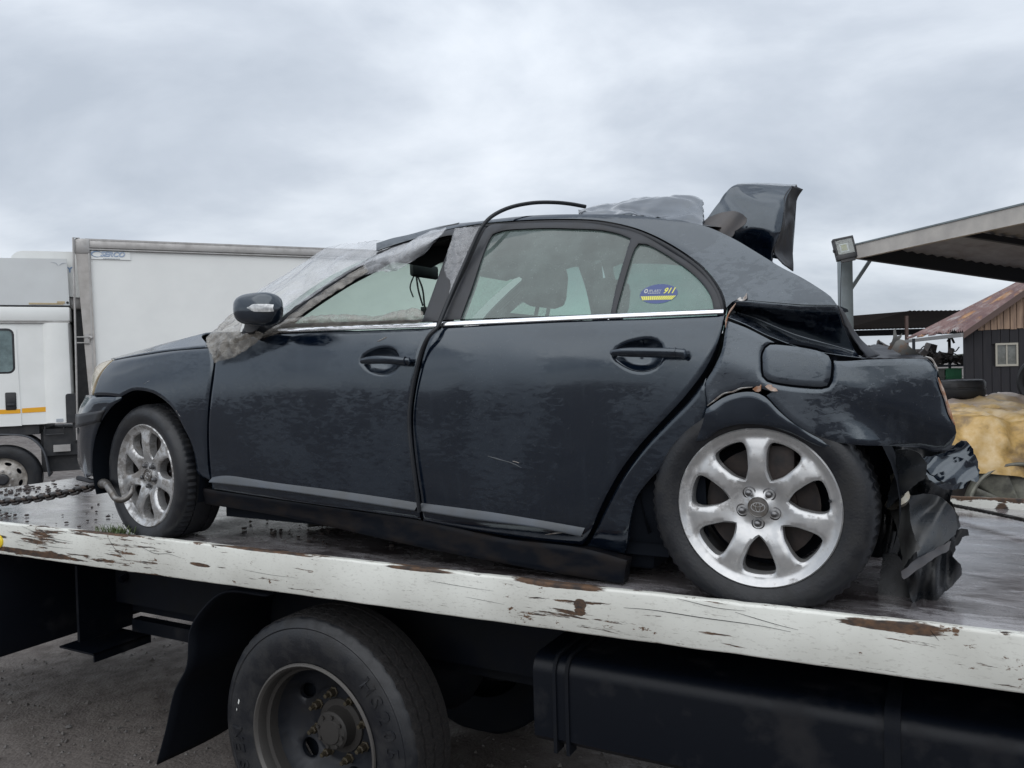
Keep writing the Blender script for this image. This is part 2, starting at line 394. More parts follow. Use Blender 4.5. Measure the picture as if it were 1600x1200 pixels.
def alloy(name, mud):
    m, t, p, o, v = new_mat(name)
    p.inputs['Metallic'].default_value = .75
    f = noise_tex(t, v, 16, 9, .68); g = noise_tex(t, v, 55, 6, .6)
    d = ramp(t, math_node(t, 'ADD', math_node(t, 'MULTIPLY', f, .7), math_node(t, 'MULTIPLY', g, .3)), [(.60-mud*.16, 0.0), (.66-mud*.10, 1.0)])
    c = mix_col(t, ramp(t, g, [(.3, 0.0), (.7, 1.0)]), (.47, .48, .49), (.56, .56, .56))
    L(t, mix_col(t, math_node(t, 'MULTIPLY', d, .35+mud*.45), c, (.085, .072, .060)), p.inputs['Base Color'])
    L(t, math_node(t, 'MULTIPLY', math_node(t, 'SUBTRACT', 1.0, math_node(t, 'MULTIPLY', d, .8)), .72), p.inputs['Metallic'])
    L(t, math_node(t, 'ADD', .34, math_node(t, 'MULTIPLY', d, .4)), p.inputs['Roughness'])
    bump(t, p, g, .12, .002); return m
M['alloy'] = alloy('silver_alloy', .34); M['alloy_muddy'] = alloy('muddy_alloy', .95)
M['alloy_dark'] = pmat('rim_barrel', (.10, .10, .105), .5, .5, col2=(.05, .045, .04), scale=12)
M['disc'] = pmat('rusty_brake', (.045, .034, .030), .6, .3, col2=(.012, .012, .014), scale=14)
M['nut'] = pmat('lug_nut', (.16, .16, .165), .28, .9)
M['amber_lens'] = pmat('yellowed_lens', (.50, .42, .29), .25, col2=(.34, .27, .17), scale=9, coat=.5)
M['lens'] = pmat('clear_lens', (.75, .76, .76), .12, .2, col2=(.35, .36, .37), scale=40)
# truck
def flange_mat(name, patches):
    m, t, p, o, v = new_mat(name)
    sp = N(t, 'ShaderNodeSeparateXYZ'); L(t, v, sp.inputs[0])
    streak = noise_tex(t, v, 34, 8, .68, (.12, 1, 1.5), .3)
    chip = noise_tex(t, v, 38, 7, .7, (.55, 1, 1))
    big = noise_tex(t, v, 3.0, 4, .5)
    fine = noise_tex(t, v, 160, 3, .6, (.4, 1, 1))
    fwd = math_node(t, 'MULTIPLY', math_node(t, 'SUBTRACT', sp.outputs[0], 2.3), .045, clamp=False); fwd = math_node(t, 'MINIMUM', math_node(t, 'MAXIMUM', fwd, 0.0), .055)
    m1 = ramp(t, math_node(t, 'ADD', fwd, math_node(t, 'ADD', math_node(t, 'MULTIPLY', streak, .72), math_node(t, 'MULTIPLY', big, .28))), [(.590, 0.0), (.612, 1.0)])
    m2 = ramp(t, math_node(t, 'ADD', math_node(t, 'MULTIPLY', chip, .7), math_node(t, 'MULTIPLY', big, .3)), [(.615, 0.0), (.632, 1.0)])
    mask = math_node(t, 'MAXIMUM', m1, m2)
    top = math_node(t, 'SUBTRACT', sp.outputs[2], math_node(t, 'ADD', Z0+.0655, math_node(t, 'MULTIPLY', sp.outputs[0], -.0062)))
    te = math_node(t, 'ADD', math_node(t, 'MULTIPLY', top, 60.0), math_node(t, 'MULTIPLY', math_node(t, 'SUBTRACT', noise_tex(t, v, 16, 7, .7, (.5, 1, 1)), .5), 7.0))
    mask = math_node(t, 'MAXIMUM', mask, ramp(t, te, [(.62, 0.0), (.80, 1.0)]))
    for cx, cz, rx, rz in patches:
        ex = math_node(t, 'POWER', math_node(t, 'ABSOLUTE', math_node(t, 'DIVIDE', math_node(t, 'SUBTRACT', sp.outputs[0], cx), rx)), 2.0)
        ez = math_node(t, 'POWER', math_node(t, 'ABSOLUTE', math_node(t, 'DIVIDE', math_node(t, 'SUBTRACT', sp.outputs[2], cz), rz)), 2.0)
        e = math_node(t, 'SUBTRACT', 1.0, math_node(t, 'ADD', ex, ez))
        e = math_node(t, 'ADD', e, math_node(t, 'MULTIPLY', math_node(t, 'SUBTRACT', streak, .5), 3.2))
        mask = math_node(t, 'MAXIMUM', mask, ramp(t, e, [(.10, 0.0), (.28, 1.0)]))
    white = mix_col(t, ramp(t, big, [(.35, 0.0), (.7, 1.0)]), (.71, .72, .675), (.53, .53, .49))
    white = mix_col(t, ramp(t, fine, [(.56, 0.0), (.74, .55)]), white, (.36, .35, .32))
    rust = mix_col(t, ramp(t, chip, [(.4, 0.0), (.62, 1.0)]), (.028, .022, .020), (.11, .060, .032))
    L(t, mix_col(t, mask, white, rust), p.inputs['Base Color'])
    L(t, math_node(t, 'ADD', .38, math_node(t, 'MULTIPLY', mask, .4)), p.inputs['Roughness'])
    bump(t, p, math_node(t, 'SUBTRACT', math_node(t, 'MULTIPLY', chip, .25), mask), .35, .003); return m
M['flange'] = flange_mat('chipped_white_paint', [(-.36, Z0+.052, .14, .020), (.62, Z0+.058, .17, .012), (2.25, Z0-.035, .06, .009), (3.45, Z0-.090, .50, .016), (3.9, Z0-.03, .30, .012), (.53, Z0-.005, .022, .028), (1.15, Z0+.055, .16, .008), (1.9, Z0+.055, .30, .006), (2.9, Z0+.05, .25, .010)])
M['rail'] = flange_mat('white_rail_paint', [(-.72, Z0+.045, .03, .03), (-.9, Z0+.04, .05, .02)])
def deck_mat():
    m, t, p, o, v = new_mat('wet_steel_deck')
    big = noise_tex(t, v, 1.7, 5, .6, (1, 1.5, 1)); mid = noise_tex(t, v, 9, 7, .65, (.6, 1.4, 1)); fine = noise_tex(t, v, 70, 5, .65)
    f = ramp(t, math_node(t, 'ADD', math_node(t, 'MULTIPLY', big, .6), math_node(t, 'MULTIPLY', mid, .4)), [(.42, 0.0), (.58, 1.0)])
    c = mix_col(t, f, (.050, .042, .044), (.205, .192, .198)); c = mix_col(t, ramp(t, noise_tex(t, v, 6, 8, .7, (.5, 1.6, 1), .5), [(.52, 0.0), (.60, .8)]), c, (.34, .33, .345)); c = mix_col(t, ramp(t, fine, [(.56, 0.0), (.74, .6)]), c, (.05, .038, .036))  # pale streaks put the bright wet sheen into the colour
    L(t, c, p.inputs['Base Color'])
    L(t, ramp(t, mid, [(.36, .06), (.64, .36)]), p.inputs['Roughness']); p.inputs['IOR'].default_value = 1.55
    bump(t, p, math_node(t, 'ADD', math_node(t, 'MULTIPLY', mid, .8), math_node(t, 'MULTIPLY', fine, .25)), .07, .008); p.inputs['Coat Roughness'].default_value = .17; p.inputs['Coat IOR'].default_value = 1.55; p.inputs['Coat Weight'].default_value = 1.0; return m
M['deck'] = deck_mat()
M['chassis'] = pmat('black_chassis', (.003, .0045, .0085), .6, col2=(.007, .008, .010), scale=7, rough2=.8, bmp=.1)
M['tank'] = pmat('black_tank', (.0018, .0032, .0065), .42, col2=(.013, .013, .015), scale=5, lo=.54, hi=.72, rough2=.8, bmp=.08, bscale=20)
M['flap'] = pmat('rubber_flap', (.003, .0045, .008), .7, bmp=.12)
M['truck_rim'] = pmat('dark_steel_wheel', (.008, .010, .015), .45, .2, col2=(.016, .015, .014), scale=8, lo=.5, hi=.75, rough2=.75)
M['rim_barrel'] = pmat('dirty_grey_wheel', (.030, .028, .026), .6, .1, col2=(.03, .027, .025), scale=7, rough2=.8, stretch=(1, 3, 1))
M['lip'] = pmat('worn_rim_edge', (.10, .095, .09), .45, .5)
M['brass'] = pmat('dull_yellow_nut', (.060, .050, .030), .6, .3, col2=(.05, .04, .028), scale=30)
M['yellow'] = pmat('yellow_reflector', (.75, .55, .03), .3)
M['chain'] = pmat('chain_steel', (.022, .021, .022), .4, .6, col2=(.045, .03, .022), scale=40)
M['hook'] = pmat('galvanised_steel', (.20, .195, .19), .38, .8, col2=(.10, .085, .07), scale=25, rough2=.6)
M['white_print'] = pmat('white_print', (.75, .76, .74), .5)
M['mud'] = pmat('mud_clods', (.035, .026, .024), .8, col2=(.06, .05, .045), scale=30)
M['grass'] = pmat('grass_blades', (.055, .10, .022), .6, col2=(.10, .12, .04), scale=40)
for k_ in ('chassis', 'tank', 'flap', 'void', 'sill'):
    M[k_].node_tree.nodes['Principled BSDF'].inputs['Specular IOR Level'].default_value = .15 if k_ != 'tank' else .22
# box truck
M['white'] = pmat('white_body_paint', (.80, .815, .80), .32, col2=(.745, .76, .745), scale=2.0, rough2=.45)
M['box_white'] = pmat('white_box_panel', (.80, .815, .80), .45, col2=(.75, .765, .755), scale=1.2, rough2=.6)
M['silver'] = pmat('aluminium_trim', (.44, .43, .42), .42, .6, col2=(.34, .33, .32), scale=5, rough2=.55)
M['post'] = pmat('weathered_aluminium', (.46, .44, .42), .5, .25, col2=(.36, .34, .32), scale=6)
M['fairing'] = pmat('grey_fairing', (.62, .645, .65), .4, col2=(.58, .60, .605), scale=2)
M['orange'] = pmat('orange_tape', (.78, .38, .015), .45)
M['blue_print'] = pmat('blue_print', (.22, .33, .52), .5)
M['grey_print'] = pmat('grey_print', (.38, .41, .45), .5)
M['pale_print'] = pmat('pale_print', (.62, .66, .70), .5)
M['cab_black'] = pmat('black_plastic', (.012, .014, .018), .5, col2=(.03, .03, .032), scale=10)
M['mud_guard'] = pmat('grey_guard', (.06, .065, .075), .55)
M['truck_alloy'] = pmat('dusty_steel_rim', (.42, .40, .37), .5, .4, col2=(.20, .18, .16), scale=10, rough2=.7)
M['tan'] = pmat('peeled_tan', (.52, .42, .27), .7, col2=(.40, .32, .2), scale=30)
M['cab_glass'] = glass_mat('cab_glass', (.20, .24, .25), .5, (.26, .36, .37))  # teal haze colour stands in for sky reflected in the cab window
# yard
M['post_steel'] = pmat('blue_grey_steel', (.20, .235, .25), .5, .2, col2=(.16, .185, .195), scale=6)
M['fascia'] = pmat('grey_fascia', (.50, .475, .44), .6, col2=(.40, .38, .36), scale=4, rough2=.75)
M['sheet_dark'] = pmat('dark_roof_sheet', (.30, .32, .37), .6, col2=(.22, .22, .24), scale=3)
M['beam_dark'] = pmat('dark_beam', (.014, .018, .026), .6)
M['shed_sheet'] = pmat('dark_corrugated', (.034, .033, .036), .6, col2=(.06, .05, .045), scale=1.5)
def rust_sheet(off=0.0):
    m, t, p, o, v = new_mat('rusty_roof_sheet')
    a = noise_tex(t, v, 1.1, 7, .62, (1, .4, 1), 0, (off, off, 0)); b = noise_tex(t, v, 5, 6, .6, (1.5, .3, 1))
    c = ramp(t, a, [(.34, (.26, .24, .235)), (.44, (.165, .095, .085)), (.54, (.105, .055, .055)), (.63, (.30, .145, .055)), (.70, (.42, .28, .14))])
    L(t, mix_col(t, ramp(t, b, [(.5, 0.0), (.75, .6)]), c, (.30, .27, .26)), p.inputs['Base Color']); p.inputs['Roughness'].default_value = .55; return m
M['rust'] = rust_sheet(); M['rust2'] = rust_sheet(3.7); M['rust3'] = rust_sheet(9.1)
M['rust_fascia'] = pmat('grey_gutter', (.22, .22, .22), .6)
M['wood_dark'] = pmat('black_boards', (.008, .008, .012), .75, col2=(.014, .013, .016), scale=6, stretch=(3, 3, .3), bmp=.2, bscale=30)
M['wood_brown'] = pmat('brown_boards', (.34, .23, .16), .75, col2=(.20, .135, .10), scale=5, stretch=(5, 5, .4), bmp=.2, bscale=30)
M['rake'] = pmat('brown_bargeboard', (.085, .055, .048), .7)
M['frame'] = pmat('weathered_window_frame', (.36, .34, .29), .7)
M['house_glass'] = glass_mat('dusty_window', (.35, .38, .36), .45, (.30, .31, .29))
M['scrap'] = pmat('scrap_metal', (.028, .028, .031), .55, .3, col2=(.06, .05, .045), scale=9)
M['scrap_pale'] = pmat('dull_aluminium', (.17, .165, .155), .55, .4, col2=(.08, .07, .065), scale=9)
M['green_crate'] = pmat('green_plastic', (.045, .17, .09), .5); M['grey_crate'] = pmat('grey_plastic', (.10, .105, .10), .6)
def tarp_mat():
    m, t, p, o, v = new_mat('ochre_tarpaulin')
    sp = N(t, 'ShaderNodeSeparateXYZ'); L(t, v, sp.inputs[0])
    a = noise_tex(t, v, 4, 7, .62, (1, 1, 1)); b = noise_tex(t, v, 1.6, 3, .5)
    c = ramp(t, a, [(.36, (.25, .17, .085)), (.50, (.56, .37, .135)), (.62, (.66, .50, .28))])
    worn = ramp(t, math_node(t, 'ADD', b, math_node(t, 'MULTIPLY', math_node(t, 'SUBTRACT', sp.outputs[1], 7.35), .30)), [(.72, 0.0), (1.05, 1.0)])
    L(t, mix_col(t, worn, c, (.46, .38, .33)), p.inputs['Base Color']); p.inputs['Roughness'].default_value = .45
    bump(t, p, a, .3, .02); return m
M['tarp'] = tarp_mat()
M['fan'] = pmat('olive_fan', (.24, .24, .20), .5, col2=(.09, .09, .08), scale=8)
M['led'] = pmat('lamp_reflector', (.55, .57, .55), .3, .3); M['led_chip'] = pmat('led_chip', (.62, .62, .22), .5)
M['lamp_glass'] = glass_mat('lamp_glass', (.9, .92, .92), .10, (.6, .62, .62))
M['rope'] = pmat('wire_rope', (.045, .042, .04), .5, .5)
M['haulm'] = pmat('dry_grass', (.20, .17, .10), .8)
def ground_mat():
    m, t, p, o, v = new_mat('wet_gravel')
    big = noise_tex(t, v, .55, 5, .6); mid = noise_tex(t, v, 6, 8, .7); fine = noise_tex(t, v, 60, 5, .7)
    vo = N(t, 'ShaderNodeTexVoronoi', i_Scale=55.0); L(t, v, vo.inputs['Vector'])
    c = mix_col(t, ramp(t, big, [(.38, 0.0), (.62, 1.0)]), (.098, .086, .080), (.150, .133, .122))
    c = mix_col(t, ramp(t, mid, [(.45, 0.0), (.7, .75)]), c, (.068, .059, .055)); c = mix_col(t, ramp(t, fine, [(.58, 0.0), (.75, .6)]), c, (.17, .155, .14))
    L(t, c, p.inputs['Base Color']); L(t, ramp(t, mid, [(.35, .42), (.6, .8)]), p.inputs['Roughness'])
    h = math_node(t, 'ADD', math_node(t, 'MULTIPLY', mid, 1.5), math_node(t, 'ADD', math_node(t, 'MULTIPLY', fine, .5), math_node(t, 'MULTIPLY', vo.outputs[0], -.5)))
    bump(t, p, h, .5, .02); p.inputs['Specular IOR Level'].default_value = .15; return m
M['ground'] = ground_mat()
M['pebble'] = pmat('pebbles', (.10, .09, .082), .6, col2=(.05, .045, .042), scale=8, rough2=.35)
M['hills'] = pmat('far_bush', (.045, .052, .045), .9)
